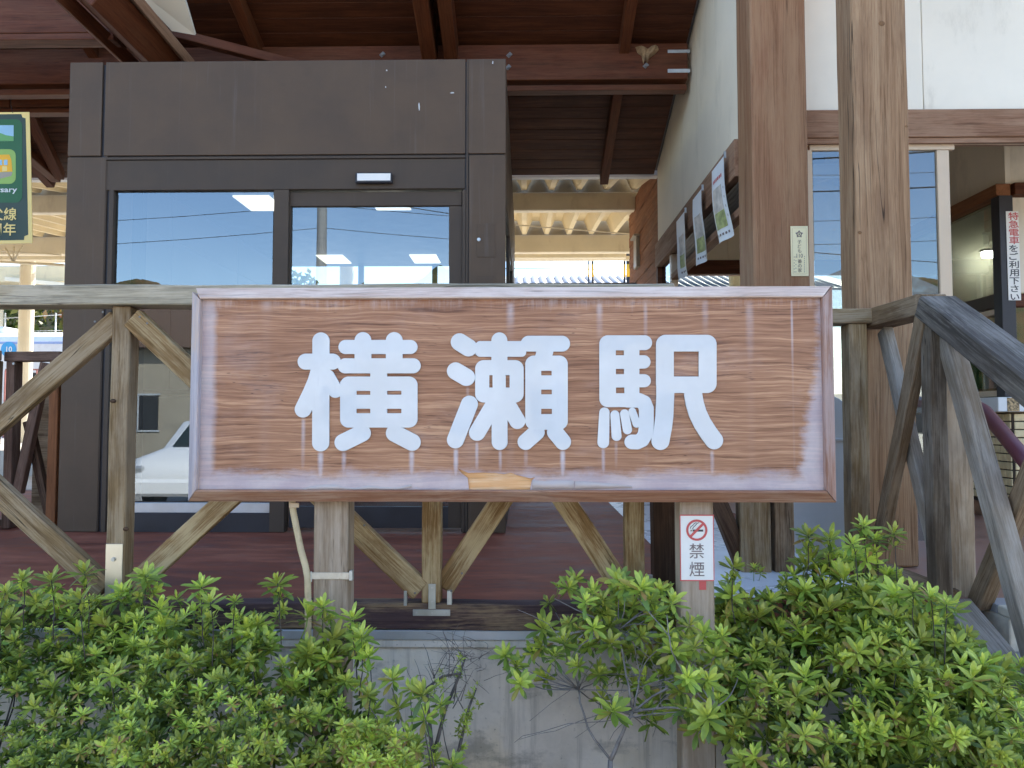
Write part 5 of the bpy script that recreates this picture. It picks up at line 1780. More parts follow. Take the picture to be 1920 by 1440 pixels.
# ------------------------------------------------------------------ person on the platform, seen through the glass
def person():
    Yp = 13.6
    base = P(277, 700, Yp)
    X, Y, Z = base.x, Yp, 1.125
    head = P(270, 655, Yp)
    H = head.z + .12 - Z
    s = H / 1.66
    root = thing('person', 'person in white shirt and dark trousers, head bent, seen through the vestibule glass', 'person', (X, Y, Z))
    J = {'pel': (0, 0, .92), 'spn': (-.01, 0, 1.12), 'chs': (-.03, 0, 1.32), 'nck': (-.055, 0, 1.44), 'nk2': (-.075, 0, 1.49), 'hd0': (-.10, 0, 1.54), 'hd1': (-.115, 0, 1.62),
         'lh': (0, -.09, .88), 'lk': (-.02, -.10, .48), 'la': (.01, -.10, .08), 'lt': (-.15, -.11, .03), 'rh': (0, .09, .88), 'rk': (-.01, .10, .48), 'ra': (.03, .10, .08), 'rt': (-.13, .11, .03),
         'ls': (-.03, -.18, 1.36), 'le': (-.02, -.22, 1.10), 'lw': (-.22, -.14, 1.06), 'lf': (-.30, -.11, 1.09), 'rs': (-.03, .18, 1.36), 're': (-.02, .22, 1.10), 'rw': (-.22, .14, 1.08), 'rf': (-.30, .10, 1.10)}
    rad = {'pel': .135, 'spn': .125, 'chs': .14, 'nck': .06, 'nk2': .052, 'hd0': .078, 'hd1': .09, 'lh': .09, 'lk': .06, 'la': .042, 'lt': .035, 'rh': .09, 'rk': .06, 'ra': .042, 'rt': .035,
           'ls': .062, 'le': .042, 'lw': .03, 'lf': .026, 'rs': .062, 're': .042, 'rw': .03, 'rf': .026}
    Eg = [('pel', 'spn'), ('spn', 'chs'), ('chs', 'nck'), ('nck', 'nk2'), ('nk2', 'hd0'), ('hd0', 'hd1'), ('pel', 'lh'), ('lh', 'lk'), ('lk', 'la'), ('la', 'lt'), ('pel', 'rh'), ('rh', 'rk'), ('rk', 'ra'), ('ra', 'rt'),
          ('chs', 'ls'), ('ls', 'le'), ('le', 'lw'), ('lw', 'lf'), ('chs', 'rs'), ('rs', 're'), ('re', 'rw'), ('rw', 'rf')]
    ks = list(J)
    me = bpy.data.meshes.new('body')
    me.from_pydata([Vector(J[k]) * s for k in ks], [(ks.index(a), ks.index(b)) for a, b in Eg], [])
    o = bpy.data.objects.new('tmp', me)
    COL.objects.link(o)
    sk = o.modifiers.new('s', 'SKIN')
    for i, k in enumerate(ks):
        me.skin_vertices[0].data[i].radius = (rad[k] * s, rad[k] * s)
    me.skin_vertices[0].data[0].use_root = True
    ss = o.modifiers.new('u', 'SUBSURF')
    ss.levels = ss.render_levels = 2
    bpy.context.view_layer.update()
    m2 = bpy.data.meshes.new_from_object(o.evaluated_get(bpy.context.evaluated_depsgraph_get()))
    bpy.data.objects.remove(o)
    skin, shirt, trou = plain('skin', (.46, .28, .20, 1), .5), plain('white_shirt', (.76, .78, .8, 1), .7), plain('dark_trousers', (.025, .026, .03, 1), .8)
    m2.materials.clear()
    for m in (skin, shirt, trou): m2.materials.append(m)
    for p in m2.polygons:
        z = p.center.z / s
        arm = p.center.x / s < -.19
        p.material_index = 2 if z < .96 else (0 if z > 1.45 or (arm and z < 1.2) else 1)
        p.use_smooth = True
    obj('body', m2, None, root, Matrix.Translation((X, Y, Z)))
    bm = bmesh.new()
    bmesh.ops.create_icosphere(bm, subdivisions=3, radius=.108 * s)
    bmesh.ops.delete(bm, geom=[v for v in bm.verts if v.co.z < -.02 * s and v.co.x < .04 * s or v.co.z < -.07 * s], context='VERTS')
    obj('hair', bm_mesh(bm, 'hair', True), plain('dark_hair', (.03, .022, .018, 1), .6), root, Matrix.Translation((X - .10 * s, Y, Z + 1.615 * s)))
    bm = bmesh.new()
    bmesh.ops.create_icosphere(bm, subdivisions=2, radius=.06 * s)
    for v in bm.verts: v.co = Vector((v.co.x * .6, v.co.y, v.co.z * .8))
    obj('face_mask', bm_mesh(bm, 'mask', True), plain('mask_green', (.45, .66, .58, 1), .7), root, Matrix.Translation((X - .185 * s, Y, Z + 1.54 * s)))


person()
# ------------------------------------------------------------------ azalea shrubs
M['leaf'] = leaf_mat('azalea_leaf', [(0, (.035, .065, .018, 1)), (.3, (.16, .25, .04, 1)), (.58, (.41, .50, .07, 1)), (.82, (.72, .75, .12, 1)), (.88, (.44, .38, .07, 1)), (.94, (.50, .30, .09, 1)), (1, (.40, .17, .13, 1))], .32, .36)  # brighter than real leaves, making up in colour for missing light
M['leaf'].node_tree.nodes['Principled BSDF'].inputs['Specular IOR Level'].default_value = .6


def leaf_geo(V, Fc, T, base, dirv, up, L, W, bend, tint, fold=.35):
    """one pointed-oval leaf: mid rib, two folded halves, curved along its length"""
    dirv = dirv.normalized()
    side = dirv.cross(up)
    if side.length < 1e-4: side = Vector((1, 0, 0))
    side.normalize()
    nrm = side.cross(dirv)
    o = len(V)
    prof = ((0, .10), (.28, .62), (.58, 1.0), (.84, .72))
    for t, w in prof:
        p = base + dirv * (L * t) - nrm * (bend * L * t * t)
        V.append(p + side * (W * .5 * w) + nrm * (fold * W * .5 * w))
        V.append(p)
        V.append(p - side * (W * .5 * w) + nrm * (fold * W * .5 * w))
        T.extend((tint, tint * .97, tint))
    V.append(base + dirv * L - nrm * (bend * L))
    T.append(tint)
    for i in range(3):
        a = o + 3 * i
        Fc.append((a, a + 1, a + 4, a + 3))
        Fc.append((a + 1, a + 2, a + 5, a + 4))
    Fc.append((o + 9, o + 10, o + 12))
    Fc.append((o + 10, o + 11, o + 12))


def whorl_geo(seed, L=.05, kind=0):
    r = random.Random(seed)
    V, Fc, T = [], [], []
    tiers = [(r.randint(3, 4), 62, 82, .55, .83), (r.randint(4, 6), 34, 55, .86, .70), (r.randint(5, 7), 8, 30, 1.0, .52), (r.randint(3, 5), -28, 0, .92, .28)]  # tints: paler new growth on top, plus shade painted into the lower tiers
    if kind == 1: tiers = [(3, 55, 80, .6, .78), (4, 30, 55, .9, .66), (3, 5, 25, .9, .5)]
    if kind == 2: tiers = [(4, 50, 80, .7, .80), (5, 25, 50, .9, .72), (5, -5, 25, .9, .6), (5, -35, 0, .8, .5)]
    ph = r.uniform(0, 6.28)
    z = 0.0
    for ti, (n, e0, e1, k, tint) in enumerate(tiers):
        for i in range(n):
            az = ph + 6.283 * i / n + r.uniform(-.3, .3)
            el = R(r.uniform(e0, e1))
            d = Vector((math.cos(az) * math.cos(el), math.sin(az) * math.cos(el), math.sin(el)))
            l = L * k * r.uniform(.78, 1.15)
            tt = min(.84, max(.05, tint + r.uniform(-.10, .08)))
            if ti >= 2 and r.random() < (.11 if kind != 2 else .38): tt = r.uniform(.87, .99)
            base = Vector((r.uniform(-1, 1) * .002, r.uniform(-1, 1) * .002, -z + r.uniform(-.003, .003)))
            leaf_geo(V, Fc, T, base, d, Vector((0, 0, 1)), l, l * r.uniform(.25, .33), r.uniform(-.02, .22), tt, r.uniform(.15, .45))
        ph += .6
        z += L * .10
    v, f = tube_geo([(0, 0, .004), (r.uniform(-.004, .004), r.uniform(-.004, .004), -L * .55), (r.uniform(-.008, .008), r.uniform(-.008, .008), -L * 1.3)], .0013, .0017, 5, len(V))
    V += v
    Fc += f
    T += [.42] * len(v)
    return V, Fc, T


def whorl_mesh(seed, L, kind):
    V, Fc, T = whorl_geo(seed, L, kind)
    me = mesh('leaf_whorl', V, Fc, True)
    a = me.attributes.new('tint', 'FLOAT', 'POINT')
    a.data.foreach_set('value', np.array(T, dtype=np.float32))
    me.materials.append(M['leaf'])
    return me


WH = [whorl_mesh(100 + i, .05, 0) for i in range(9)]
WH1 = [whorl_mesh(200 + i, .05, 1) for i in range(4)]
WH2 = [whorl_mesh(300 + i, .05, 2) for i in range(5)]
WHV = {}
for me in WH + WH1 + WH2:
    n = len(me.vertices)
    co = np.empty(n * 3, dtype=np.float32)
    me.vertices.foreach_get('co', co)
    tt = np.empty(n, dtype=np.float32)
    me.attributes['tint'].data.foreach_get('value', tt)
    WHV[me] = (co.reshape(-1, 3), [tuple(p.vertices) for p in me.polygons], tt)


def whorl_matrix(p, nrm, s, r):
    q = Vector(nrm).normalized().to_track_quat('Z', 'Y').to_matrix().to_4x4()
    return Matrix.Translation(p) @ q @ Matrix.Rotation(r.uniform(0, 6.28), 4, 'Z') @ Matrix.Scale(s, 4)


def build_shrub(root, items, twigs, limit=290, twig_mat='twig', tint_shift=0.0):
    """items: (matrix, mesh, weight); the ones that show largest become parts, the rest one mass"""
    items.sort(key=lambda t: -t[2])
    for mw, me, w in items[:limit]:
        obj('leaf_whorl', me, None, root, mw)
    rest = items[limit:]
    if rest:
        c = WM[root].translation
        Vs, Fs, Ts = [], [], []
        off = 0
        for mw, me, w in rest:
            co, fc, tt = WHV[me]
            m = np.array(mw)
            Vs.append(co @ m[:3, :3].T + m[:3, 3] - np.array(c))
            Fs += [tuple(i + off for i in f) for f in fc]
            Ts.append(tt)
            off += len(co)
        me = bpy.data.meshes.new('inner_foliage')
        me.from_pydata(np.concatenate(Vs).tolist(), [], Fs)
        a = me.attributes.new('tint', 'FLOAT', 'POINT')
        a.data.foreach_set('value', np.clip(np.where(np.concatenate(Ts) > .86, .35, np.concatenate(Ts) - .20), .06, 1).astype(np.float32))  # tint lowered to paint shade into the gaps between outer whorls
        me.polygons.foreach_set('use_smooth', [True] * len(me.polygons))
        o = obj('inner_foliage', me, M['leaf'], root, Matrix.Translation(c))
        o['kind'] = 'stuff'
    if twigs:
        tubes('stems', twigs, M[twig_mat], root, 5, WM[root].translation)


def interp(pts, x):
    if x <= pts[0][0]: return pts[0][1]
    for (a, ya), (b, yb) in zip(pts[:-1], pts[1:]):
        if x <= b: return ya + (yb - ya) * (x - a) / (b - a)
    return pts[-1][1]


def bent(a, b, r, n=5, k=.12):
    a, b = Vector(a), Vector(b)
    L = (b - a).length
    o1 = Vector((r.uniform(-1, 1), r.uniform(-1, 1), r.uniform(-.3, .6))) * L * k
    out = []
    for i in range(n + 1):
        t = i / n
        out.append(a.lerp(b, t) + o1 * math.sin(math.pi * t) + Vector((r.uniform(-1, 1), r.uniform(-1, 1), r.uniform(-1, 1))) * L * .012 * (0 < i < n))
    return out


def hedge(name, label, x0, x1, sil, Yb, Yf, drop, seed, shoots=(), small_front=.5, pitch=.054, holes=(), layers=3, group=None, big=1.12):
    """dense shrub; sil = skyline in pixels on plane Yb; its top falls by drop towards the front edge Yf"""
    r = random.Random(seed)
    cx = P((x0 + x1) / 2, 1200, (Yb + Yf) / 2).x
    root = thing(name, label, 'shrub', (cx, (Yb + Yf) / 2, .03), group)
    items, tw = [], []
    XL, XR = P(x0, 1150, Yb).x, P(x1, 1150, Yb).x
    hubs = [Vector((r.uniform(XL, XR), r.uniform(Yf + .15, Yb - .1), r.uniform(.15, .3))) for _ in range(14)]
    for hv in hubs: tw.append((bent((hv.x * .9 + cx * .1, hv.y, .03), hv, r), .010, .007))
    for layer in range(layers):
        pt_ = pitch * (1 + .25 * layer)
        y = Yf - .02
        while y < Yb:
            X = XL - .05
            while X < XR + .05:
                xx, yy = X + r.uniform(-.5, .5) * pt_, y + r.uniform(-.5, .5) * pt_
                X += pt_
                pb = Vector((xx, Yb, 1))
                # pixel column of this X on the back plane
                ux = 960 + F_PX * math.tan(math.atan2(xx, Yb) + YAW)
                t = (Yb - yy) / (Yb - Yf)
                py = interp(sil, ux)
                zt_ = P(ux, py, Yb).z
                if zt_ < .2: continue
                zz = zt_ - drop * t - .05 * (1 - min(1, t * 4)) * 0 + .028 * math.sin(xx * 9 + seed) * math.cos(yy * 11 + seed) + r.gauss(0, .018)
                zz -= layer * .062 + (.02 if layer else 0)
                # rounded ends and front
                e = min(xx - XL, XR - xx)
                
                p = Vector((xx, yy, zz))
                if any((p.x - h[0]) ** 2 + (p.z - h[1]) ** 2 < h[2] ** 2 for h in holes): continue
                s = (1.0 - (1 - small_front) * min(1, max(0, t - .15) / .75)) * r.choice((.55, .7, .85, .95, 1.1, 1.3)) * big
                if r.random() < .22: s *= .72
                nrm = Vector((r.gauss(0, .30), -.42 + r.gauss(0, .28), 1.0))
                if r.random() < .08: nrm.z = .45
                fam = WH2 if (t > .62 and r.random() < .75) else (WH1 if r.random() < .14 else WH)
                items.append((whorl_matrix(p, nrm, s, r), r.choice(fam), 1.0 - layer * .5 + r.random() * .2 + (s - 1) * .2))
                if r.random() < .10:
                    hb_ = min(hubs, key=lambda h: (h - p).length)
                    tw.append((bent(hb_, p - Vector((0, 0, .03)), r), .004, .0013))
            y += pt_
    # leafy depth of the plant below its surface
    for k in range(int((XR - XL) * 300)):
        xx, yy = r.uniform(XL - .05, XR + .05), r.uniform(Yf - .02, Yb)
        ux = 960 + F_PX * math.tan(math.atan2(xx, Yb) + YAW)
        t = (Yb - yy) / (Yb - Yf)
        zz = P(ux, interp(sil, ux), Yb).z - drop * t - r.uniform(.0, .20) - .02
        p = Vector((xx, yy, zz))
        if any((p.x - h[0]) ** 2 + (p.z - h[1]) ** 2 < h[2] ** 2 for h in holes): continue
        items.append((whorl_matrix(p, (r.gauss(0, .5), -.7 + r.gauss(0, .3), 1), r.uniform(.6, 1.1) * big * (1 - .35 * t), r), r.choice(WH if r.random() < .7 else WH2), .1 + .6 * r.random()))
    # front face of the plant down towards the soil
    for k in range(int((XR - XL) / .05 * 9)):
        xx = r.uniform(XL - .04, XR + .04)
        ux = 960 + F_PX * math.tan(math.atan2(xx, Yb) + YAW)
        zt_ = P(ux, interp(sil, ux), Yb).z - drop
        v = r.random()
        p = Vector((xx, Yf - .02 + .05 * math.sin(xx * 8) + r.uniform(-.03, .06), zt_ - .34 * v))
        items.append((whorl_matrix(p + Vector((.03, .09, .0)), (r.gauss(0, .5), -1.0, .8), .8 * big, r), r.choice(WH), .2))
        items.append((whorl_matrix(p, (r.gauss(0, .3), -1.0, .7), small_front * r.uniform(.7, 1.2) * big, r), r.choice(WH2 if r.random() < .6 else WH), .55 + .3 * r.random() - .3 * v))
    for (sx, sy, sY, s) in shoots:
        p = P(sx, sy, sY)
        items.append((whorl_matrix(p, (r.gauss(0, .15), -.35 + r.gauss(0, .15), 1), s, r), r.choice(WH), 3.0))
        q = p - Vector((r.uniform(-.02, .02), -.01, .13))
        items.append((whorl_matrix(p - (p - q) * .33, (r.gauss(0, .3), -.2, 1), s * .9, r), r.choice(WH1), 2.9))
        tw.append((bent(q - Vector((0, 0, .06)), p, r, 5, .06), .0019, .0014))
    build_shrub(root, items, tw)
    return root


G = 'azalea shrubs in the planting bed'
# left mass: two plants
silL1 = [(-200, 1095), (0, 1108), (40, 1100), (100, 1104), (140, 1118), (185, 1142), (230, 1130), (262, 1105), (300, 1112), (345, 1135)]
hedge('azalea_shrub', 'dense azalea shrub below the left fence post with the brass plate', -180, 330, silL1, 2.68, 2.16, .33, 21,
      shoots=((158, 1072, 2.5, 1.15), (96, 1086, 2.35, 1.25), (42, 1084, 2.55, 1.0), (272, 1078, 2.55, 1.1), (150, 1122, 2.25, 1.2), (10, 1110, 2.4, 1.0)), group=G)
silL2 = [(300, 1140), (350, 1132), (380, 1126), (430, 1150), (470, 1140), (520, 1112), (560, 1136), (610, 1152), (650, 1165), (690, 1190), (715, 1265)]
hedge('azalea_shrub', 'azalea shrub around the left sign post with the conduit', 325, 655, silL2, 2.43, 2.08, .25, 22,
      shoots=((378, 1098, 2.3, 1.1), (394, 1128, 2.2, 1.0), (520, 1092, 2.3, 1.25), (441, 1126, 2.35, .7), (660, 1158, 2.3, 1.1), (678, 1192, 2.25, 1.1), (606, 1135, 2.35, 1.1), (690, 1230, 2.25, .9)), group=G,
      holes=((P(470, 1290, 2.1).x, P(470, 1290, 2.1).z, .05),))
# right mass: two plants
silR1 = [(1330, 1112), (1370, 1066), (1400, 1078), (1450, 1066), (1500, 1042), (1545, 1022), (1600, 1026), (1650, 1046), (1690, 1092), (1720, 1120)]
hedge('azalea_shrub', 'tall dense azalea shrub in front of the pale cabinet and side fence', 1346, 1650, silR1, 2.70, 2.20, .40, 23,
      shoots=((1516, 1002, 2.62, 1.2), (1556, 1008, 2.62, 1.3), (1620, 985, 2.62, 1.1), (1676, 998, 2.55, 1.0), (1376, 1062, 2.5, 1.15), (1640, 1010, 2.6, 1.0), (1598, 1018, 2.5, 1.1)), group=G, small_front=.7, big=1.36)
silR2 = [(1600, 1090), (1660, 1104), (1720, 1112), (1780, 1128), (1800, 1178), (1840, 1200), (1880, 1230), (1920, 1262), (2050, 1290)]
hedge('azalea_shrub', 'azalea shrub at the right end of the bed below the stair railing', 1640, 1990, silR2, 2.52, 2.12, .30, 24,
      shoots=((1712, 1108, 2.38, 1.0), (1745, 1118, 2.34, 1.1), (1775, 1132, 2.3, .9)), group=G, small_front=.75, big=1.36)

# loose azalea in the middle: whorls carried on bare twigs
r5 = random.Random(5)
mz = [(565, 205, .6), (685, 150, .95), (490, 315, .7), (760, 310, .9), (810, 240, 1), (990, 160, 1.15), (985, 250, 1), (1165, 215, 1.2), (1300, 225, .75), (1360, 210, .5), (1100, 335, 1), (1390, 310, 1), (1270, 400, 1.1), (890, 390, .9),
      (460, 500, 1.25), (720, 520, 1.05), (930, 480, 1.05), (600, 600, 1.15), (440, 630, 1), (680, 650, 1), (940, 610, 1), (180, 700, 1), (265, 770, 1.05), (470, 860, 1), (285, 900, 1), (700, 770, .8), (1340, 540, .95), (1510, 480, .9),
      (1600, 550, 1.3), (1480, 580, .9), (1400, 660, 1.2), (1490, 720, .8), (1590, 760, .9), (1750, 790, .8), (1640, 880, 1.1), (1650, 960, 1.1), (1330, 830, 1), (1180, 880, 1.15), (880, 1010, 1), (960, 1090, 1.35), (1280, 1010, 1), (1200, 1080, .9),
      (1420, 1080, .9), (1250, 1160, 1.2), (1520, 1090, 1), (1640, 1140, 1.2), (1570, 1220, 1.25), (1820, 790, .6), (1080, 440, .9), (820, 500, .9), (1060, 640, .9), (860, 830, .8), (1000, 790, .8), (1690, 600, .9), (1740, 560, .8), (1720, 1010, 1), (1110, 900, .9),
      (540, 700, .9), (380, 680, .9), (780, 620, .8), (1160, 560, .8), (1240, 700, .9), (1500, 860, .9), (1440, 950, .9), (1680, 700, .9), (1540, 640, .8), (1040, 200, .9), (1230, 300, .9), (1200, 460, 1), (880, 300, .9), (640, 460, .7)]
root = thing('azalea_shrub', 'loose twiggy azalea with yellowing leaves in front of the bare concrete', 'shrub', (P(1160, 1400, 2.5).x, 2.5, .03), G)
items, tw = [], []
hub_px = [(1150, 1330, 2.5), (1085, 1293, 2.52), (1200, 1265, 2.48), (1290, 1270, 2.36), (1160, 1180, 2.52), (1340, 1330, 2.3)]
base = P(1145, 1425, 2.46)
tw.append((bent((base.x - .03, 2.46, .03), base, r5, 5, .05), .011, .009))
hubs = [P(*h) for h in hub_px]
tw.append((bent(base, P(1187, 1335, 2.44), r5, 5, .03), .0075, .005))
for h in hubs: tw.append((bent(P(1187, 1335, 2.44) if h.x > P(1120, 1300, 2.5).x else base, h, r5, 6, .10), .0045, .0032))
for (zx, zy, s) in mz:
    px, py = 900 + zx / 3.84, 1040 + zy / 3.84
    Y = r5.uniform(2.40, 2.66)
    if px > 1255: Y = r5.uniform(2.18, 2.40)
    p = P(px, py + 6, Y)
    nrm = Vector((r5.gauss(0, .35), -.75 + r5.gauss(0, .25), 1.0))
    items.append((whorl_matrix(p, nrm, s * 1.12, r5), r5.choice(WH if s > .65 else WH1), s))
    h = min(hubs, key=lambda h: (h - p).length + r5.uniform(0, .12))
    tw.append((bent(h, p - nrm.normalized() * .05, r5, 6, .14), .0026, .0014))
for i in range(46):       # leaves filling the plant behind the outer shoots
    px, py = r5.uniform(1040, 1300), r5.uniform(1095, 1270)
    if py > 1190 and px < 1110: continue
    p = P(px, py, r5.uniform(2.58, 2.74))
    items.append((whorl_matrix(p, (r5.gauss(0, .4), -.6, 1), r5.uniform(.7, 1.1), r5), r5.choice(WH), .3))
for i in range(26):       # bare dead twigs
    h = r5.choice(hubs)
    e = P(r5.uniform(960, 1360), r5.uniform(1120, 1400), r5.uniform(2.35, 2.6))
    tw.append((bent(h, e, r5, 6, .2), .0019, .0007))
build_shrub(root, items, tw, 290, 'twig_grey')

# small half-bare azalea left of the middle
r6 = random.Random(6)
root = thing('azalea_shrub', 'small half bare azalea with dead grey twigs against the concrete wall', 'shrub', (P(850, 1440, 2.45).x, 2.45, .03), G)
items, tw = [], []
trunks = [[P(835, 1500, 2.42), P(862, 1400, 2.44), P(878, 1330, 2.46), P(893, 1290, 2.48)], [P(800, 1500, 2.42), P(810, 1400, 2.42), P(803, 1330, 2.42), P(800, 1290, 2.44), P(830, 1268, 2.46), P(865, 1262, 2.48)],
          [P(812, 1420, 2.43), P(835, 1330, 2.46), P(860, 1270, 2.5), P(872, 1235, 2.52)]]
for tks in trunks:
    pts = [Vector((tks[0].x, tks[0].y, .03))] + tks
    tw.append((pts, .008, .0035))
for i in range(60):
    a = P(r6.gauss(865, 22), r6.gauss(1245, 20), r6.uniform(2.5, 2.66))
    e = a + Vector((r6.gauss(-.02, .055), r6.uniform(-.04, .04), r6.gauss(.02, .035)))
    tw.append((bent(a, e, r6, 7, .4), .0010, .0004))
for i in range(14):
    a = P(r6.uniform(800, 870), r6.uniform(1270, 1330), 2.46)
    tw.append((bent(a, a + Vector((r6.gauss(0, .05), 0, r6.uniform(.05, .16))), r6, 5, .15), .0018, .0006))
for i in range(60):
    u = r6.random()
    tks = trunks[r6.choice((0, 0, 1, 2))]
    k = r6.randint(0, len(tks) - 2)
    p = tks[k].lerp(tks[k + 1], r6.random()) + Vector((r6.gauss(0, .008), r6.uniform(-.03, .01), r6.gauss(0, .02)))
    items.append((whorl_matrix(p, (r6.gauss(0, .6), -.5, r6.uniform(.2, 1)), r6.uniform(.28, .5), r6), r6.choice(WH1), .3))
for (x, y, s) in ((735, 1270, .95), (790, 1300, 1.1), (700, 1330, .9), (745, 1325, 1), (795, 1345, 1.1), (826, 1320, .85), (850, 1430, 1), (765, 1375, .8), (720, 1360, .9), (770, 1290, .9), (690, 1300, .8), (815, 1425, .8), (780, 1400, .8), (745, 1410, .7), (700, 1400, .8), (725, 1440, .8), (775, 1440, .8), (680, 1380, .8)):
    Y = r6.uniform(2.12, 2.38)
    p = P(x, y, Y)
    items.append((whorl_matrix(p, (r6.gauss(0, .25), -.5, 1), s * 1.05, r6), r6.choice(WH), 1))
    tw.append((bent((p.x + r6.uniform(-.05, .1), Y + .08, .1), p - Vector((0, 0, .03)), r6, 6, .12), .0035, .0014))
for i in range(150):
    x, y = r6.uniform(640, 790), r6.uniform(1352, 1450)
    if x > 700 and y < 1352 + (x - 700) * .4: continue
    p = P(x, y, r6.uniform(2.0, 2.3))
    items.append((whorl_matrix(p, (r6.gauss(0, .35), -.5, 1), r6.uniform(.45, .7), r6), r6.choice(WH2), .5))
build_shrub(root, items, tw, 290, 'twig_mid')

# dead leaves on the soil of the bed
r7 = np.random.RandomState(4)
ll = leaf_cloud('leaf_litter', 900, lambda r: (r.uniform(-1.6, 1.5), r.uniform(1.6, 2.8), .036 + r.uniform(0, .012)), .02, M['autumn'], 8, None, (0, 2.2, .03))
tag(ll, 'dead brown leaves lying on the soil of the bed', 'leaf litter', kind='stuff')

# ------------------------------------------------------------------ across the street: what the panes and the glossy board mirror
def hill(name, cx, cy, ax, ay, h, seed, mat):
    r = np.random.RandomState(int(seed))
    V, Fc = [], []
    nx, ny = 320, 14
    for j in range(ny):
        for i in range(nx):
            u, v = i / (nx - 1) * 2 - 1, j / (ny - 1)
            ridge = .78 + .06 * math.sin(u * 9.1 + seed) + .025 * math.sin(u * 25.3 + seed * 2) + .04 * math.sin(u * 57 + seed) + .012 * math.sin(u * 190) + r.uniform(-.012, .012)
            z = h * ridge * math.sin(v * math.pi / 2) ** 1.2 * (1 - abs(u) ** 6 * .7)
            V.append((cx + u * ax, cy - v * ay, z - 1))
    for j in range(ny - 1):
        for i in range(nx - 1): Fc.append((j * nx + i, j * nx + i + 1, (j + 1) * nx + i + 1, (j + 1) * nx + i))
    o = obj(name, mesh(name, V, Fc, True), mat)
    return tag(o, kind='structure')


t = NT('autumn_hill')
v = t.coord('Object', False)
n = t.math('ADD', t.math('MULTIPLY', t.noise(v, .02, 4, .6), .6), t.math('MULTIPLY', t.noise(v, .35, 5, .7), .4))
hm = t.fin(t.ramp(n, [(.36, (.03, .045, .02, 1)), (.47, (.07, .07, .03, 1)), (.56, (.15, .09, .045, 1)), (.68, (.06, .06, .025, 1))]), .95, 0, .1)
hill('hills', 0, -420, 620, 260, 158, 2.0, hm)

hb2 = thing('beige_house', 'beige house with brown roof across the street', 'house', (-3, -19, 0))
M['beige'] = plain('beige_render', (.30, .26, .20, 1), .8, 0, .06, 2)
box('wall', -24.0, 7.0, -26, -19, 0, 4.2, M['beige'], hb2)
prism('roof', [(-24.8, 4.2), (7.8, 4.2), (5.5, 6.0), (-22.5, 6.0)], -26.6, -18.4, plain('brown_roof', (.12, .07, .05, 1), .7), hb2)
for xw in (-22, -18.6, -15.5, -12.4, -9.5, -6.5, -3.2, .4, 3.6):
    w = box('window', xw, xw + 1.5, -18.99, -18.93, 1.1, 2.4, M['black'], hb2, .01)
    box('window_frame', xw - .06, xw + 1.56, -18.985, -18.95, 1.02, 1.09, M['alu'], w)
    box('window_frame', xw - .06, xw + 1.56, -18.985, -18.95, 2.41, 2.48, M['alu'], w)
    box('window_frame', xw + .72, xw + .78, -18.925, -18.9, 1.1, 2.4, M['alu'], w)
hb3 = thing('white_house', 'two storey white house further along across the street', 'house', (12, -20, 0))
box('wall', 9.0, 17.0, -28, -20, 0, 5.6, M['white_wall'], hb3)
prism('roof', [(8.4, 5.6), (17.6, 5.6), (13, 7.6)], -28.6, -19.4, M['roof_tile'], hb3)
for xw in (10, 12.4, 14.8):
    for zz in (1.0, 3.6): box('window', xw, xw + 1.2, -19.99, -19.93, zz, zz + 1.2, M['black'], hb3, .01)

pl2 = []
for i, (X, Yp) in enumerate(((-5.2, -9.5), (17.0, -10.5), (-30.0, -9.0))):
    up_ = thing('utility_pole', ['concrete utility pole across the street, nearest one', 'concrete utility pole across the street to the right', 'concrete utility pole across the street to the left'][i], 'pole', (X, Yp, 0), 'utility poles across the street')
    tube('shaft', [(X, Yp, 0), (X, Yp, 10.5)], .15, M['pole'], up_, .11, 14)
    for zz in (8.2, 9.4, 10.1):
        bar('cross_arm', (X, Yp - .8, zz), (X, Yp + .8, zz), .08, .08, M['steel'], up_)
        for dy in (-.7, -.25, .25, .7): disc('insulator', (X, Yp + dy, zz + .1), .05, .12, M['white'], up_, 8, 'Z')
    disc('transformer', (X + .32, Yp, 7.4), .22, .7, M['grey_box'], up_, 16, 'Z', .03)
wires = thing('power_lines', 'bundle of sagging power lines across the street', 'wires', (-5, -9.4, 8))
lines = []
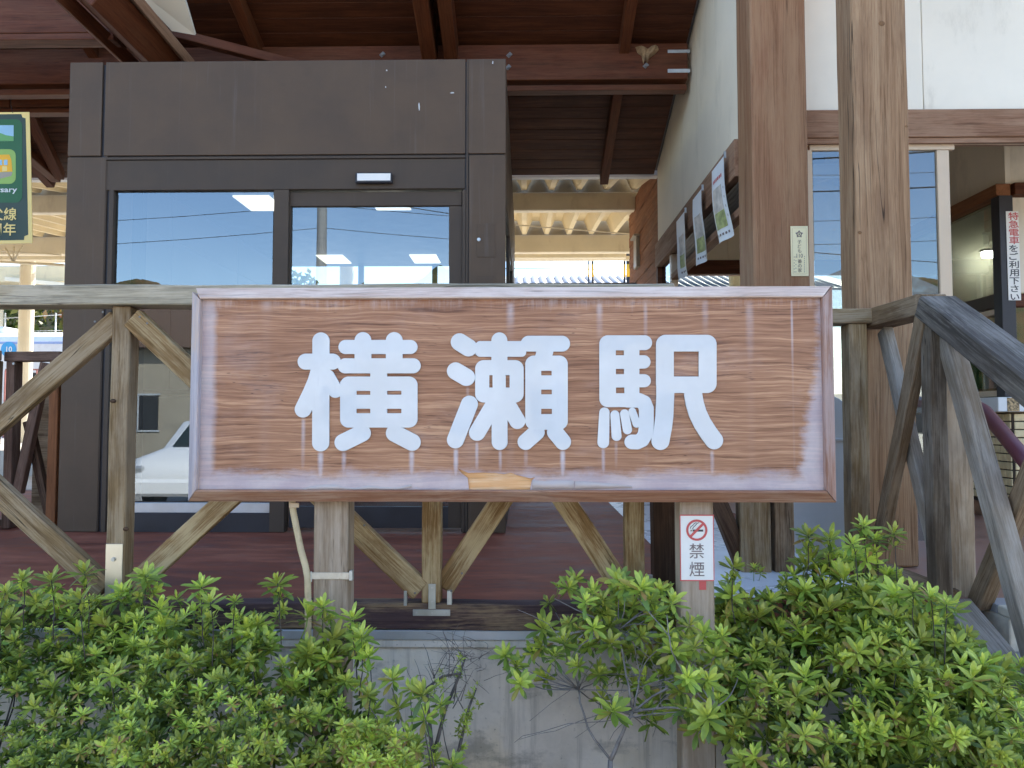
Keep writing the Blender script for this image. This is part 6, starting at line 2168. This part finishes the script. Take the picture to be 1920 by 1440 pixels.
for (a, b, sag, rr) in (((-30, -9.6, 10.2), (-5.2, -10.1, 10.2), .7, .008), ((-30, -9, 9.5), (-5.2, -9.5, 9.5), .8, .008), ((-30, -8.4, 8.3), (-5.2, -8.8, 8.3), .8, .008), ((-30, -9, 7.2), (-5.2, -9.5, 7.0), .7, .008), ((-30, -9, 6.6), (-5.2, -9.5, 6.4), .7, .008),
                        ((-5.2, -10.1, 10.2), (17, -11, 10.2), .8, .008), ((-5.2, -9.5, 9.5), (17, -10.5, 9.5), .8, .008), ((-5.2, -8.8, 8.3), (17, -10, 8.3), .8, .008), ((-5.2, -9.5, 7.0), (17, -10.5, 7.2), .6, .008), ((-5.2, -9.5, 6.4), (17, -10.5, 6.6), .6, .008), ((-5.2, -9.5, 7.3), (17, -10.5, 5.2), .4, .012),
                        ((-5.2, -9.3, 8.2), (6, -2.0, 5.4), .3, .014), ((-5.2, -9.3, 7.6), (6.6, -2.0, 4.9), .3, .012), ((-5.2, -9.3, 9.4), (3.5, -1.8, 5.8), .3, .012)):
    a, b = Vector(a), Vector(b)
    lines.append(([a.lerp(b, i / 14) - Vector((0, 0, 4 * sag * (i / 14) * (1 - i / 14))) for i in range(15)], rr, rr))
tubes('cables', lines, M['black'], wires, 5, (-5, -9.4, 8))

# parked white car, mirrored in the lower panes
cr = thing('parked_car', 'white car parked across the forecourt', 'car', (-5.5, -4.6, 0))
cx, cy = -5.5, -4.6
M['car_white'] = plain('car_paint', (.8, .8, .8, 1), .2, 0, .01)
M['car_glass'] = plain('car_glass', (.02, .03, .03, 1), .05, 0, .01)
prof = [(-2.1, .32), (-2.15, .62), (-1.95, .86), (-1.0, 1.0), (-.35, 1.46), (.95, 1.50), (1.75, 1.05), (2.1, .98), (2.15, .5), (2.05, .3)]
rings_ = []
for (dx, k, dz) in ((-.84, .90, .0), (-.80, .97, .01), (-.62, 1.0, .03), (.62, 1.0, .03), (.80, .97, .01), (.84, .90, .0)):
    rings_.append([Vector((cx + dx * (1 - .16 * max(0, z - .95)), cy - y * k, max(.3, z * (1 if z < .95 else .985 + dz)))) for y, z in prof])
body = loft('body', rings_, M['car_white'], cr)
def cq(name, pts, mat): return obj(name, mesh(name, pts, [(0, 1, 2, 3)]), mat, cr)
cq('windscreen', [(cx - .62, cy + 1.02, 1.03), (cx + .62, cy + 1.02, 1.03), (cx + .56, cy + .44, 1.45), (cx - .56, cy + .44, 1.45)], M['car_glass'])
for sgn in (-1, 1):
    cq('side_window', [(cx + sgn * .845, cy + .75, 1.02), (cx + sgn * .845, cy - 1.3, 1.05), (cx + sgn * .79, cy - .85, 1.42), (cx + sgn * .79, cy + .25, 1.42)], M['car_glass'])
    box('headlight', cx + sgn * .72 - .16, cx + sgn * .72 + .16, cy + 2.02, cy + 2.12, .62, .76, M['alu'], cr, .03)
    for yy in (-1.3, 1.3):
        wh = disc('tyre', (cx + sgn * .76, cy + yy, .31), .31, .2, M['black'], cr, 24, 'X', .03)
        disc('rim', (cx + sgn * .87, cy + yy, .31), .19, .02, M['alu'], wh, 20, 'X')
box('bumper', cx - .8, cx + .8, cy + 2.0, cy + 2.2, .28, .55, M['car_white'], cr, .05)
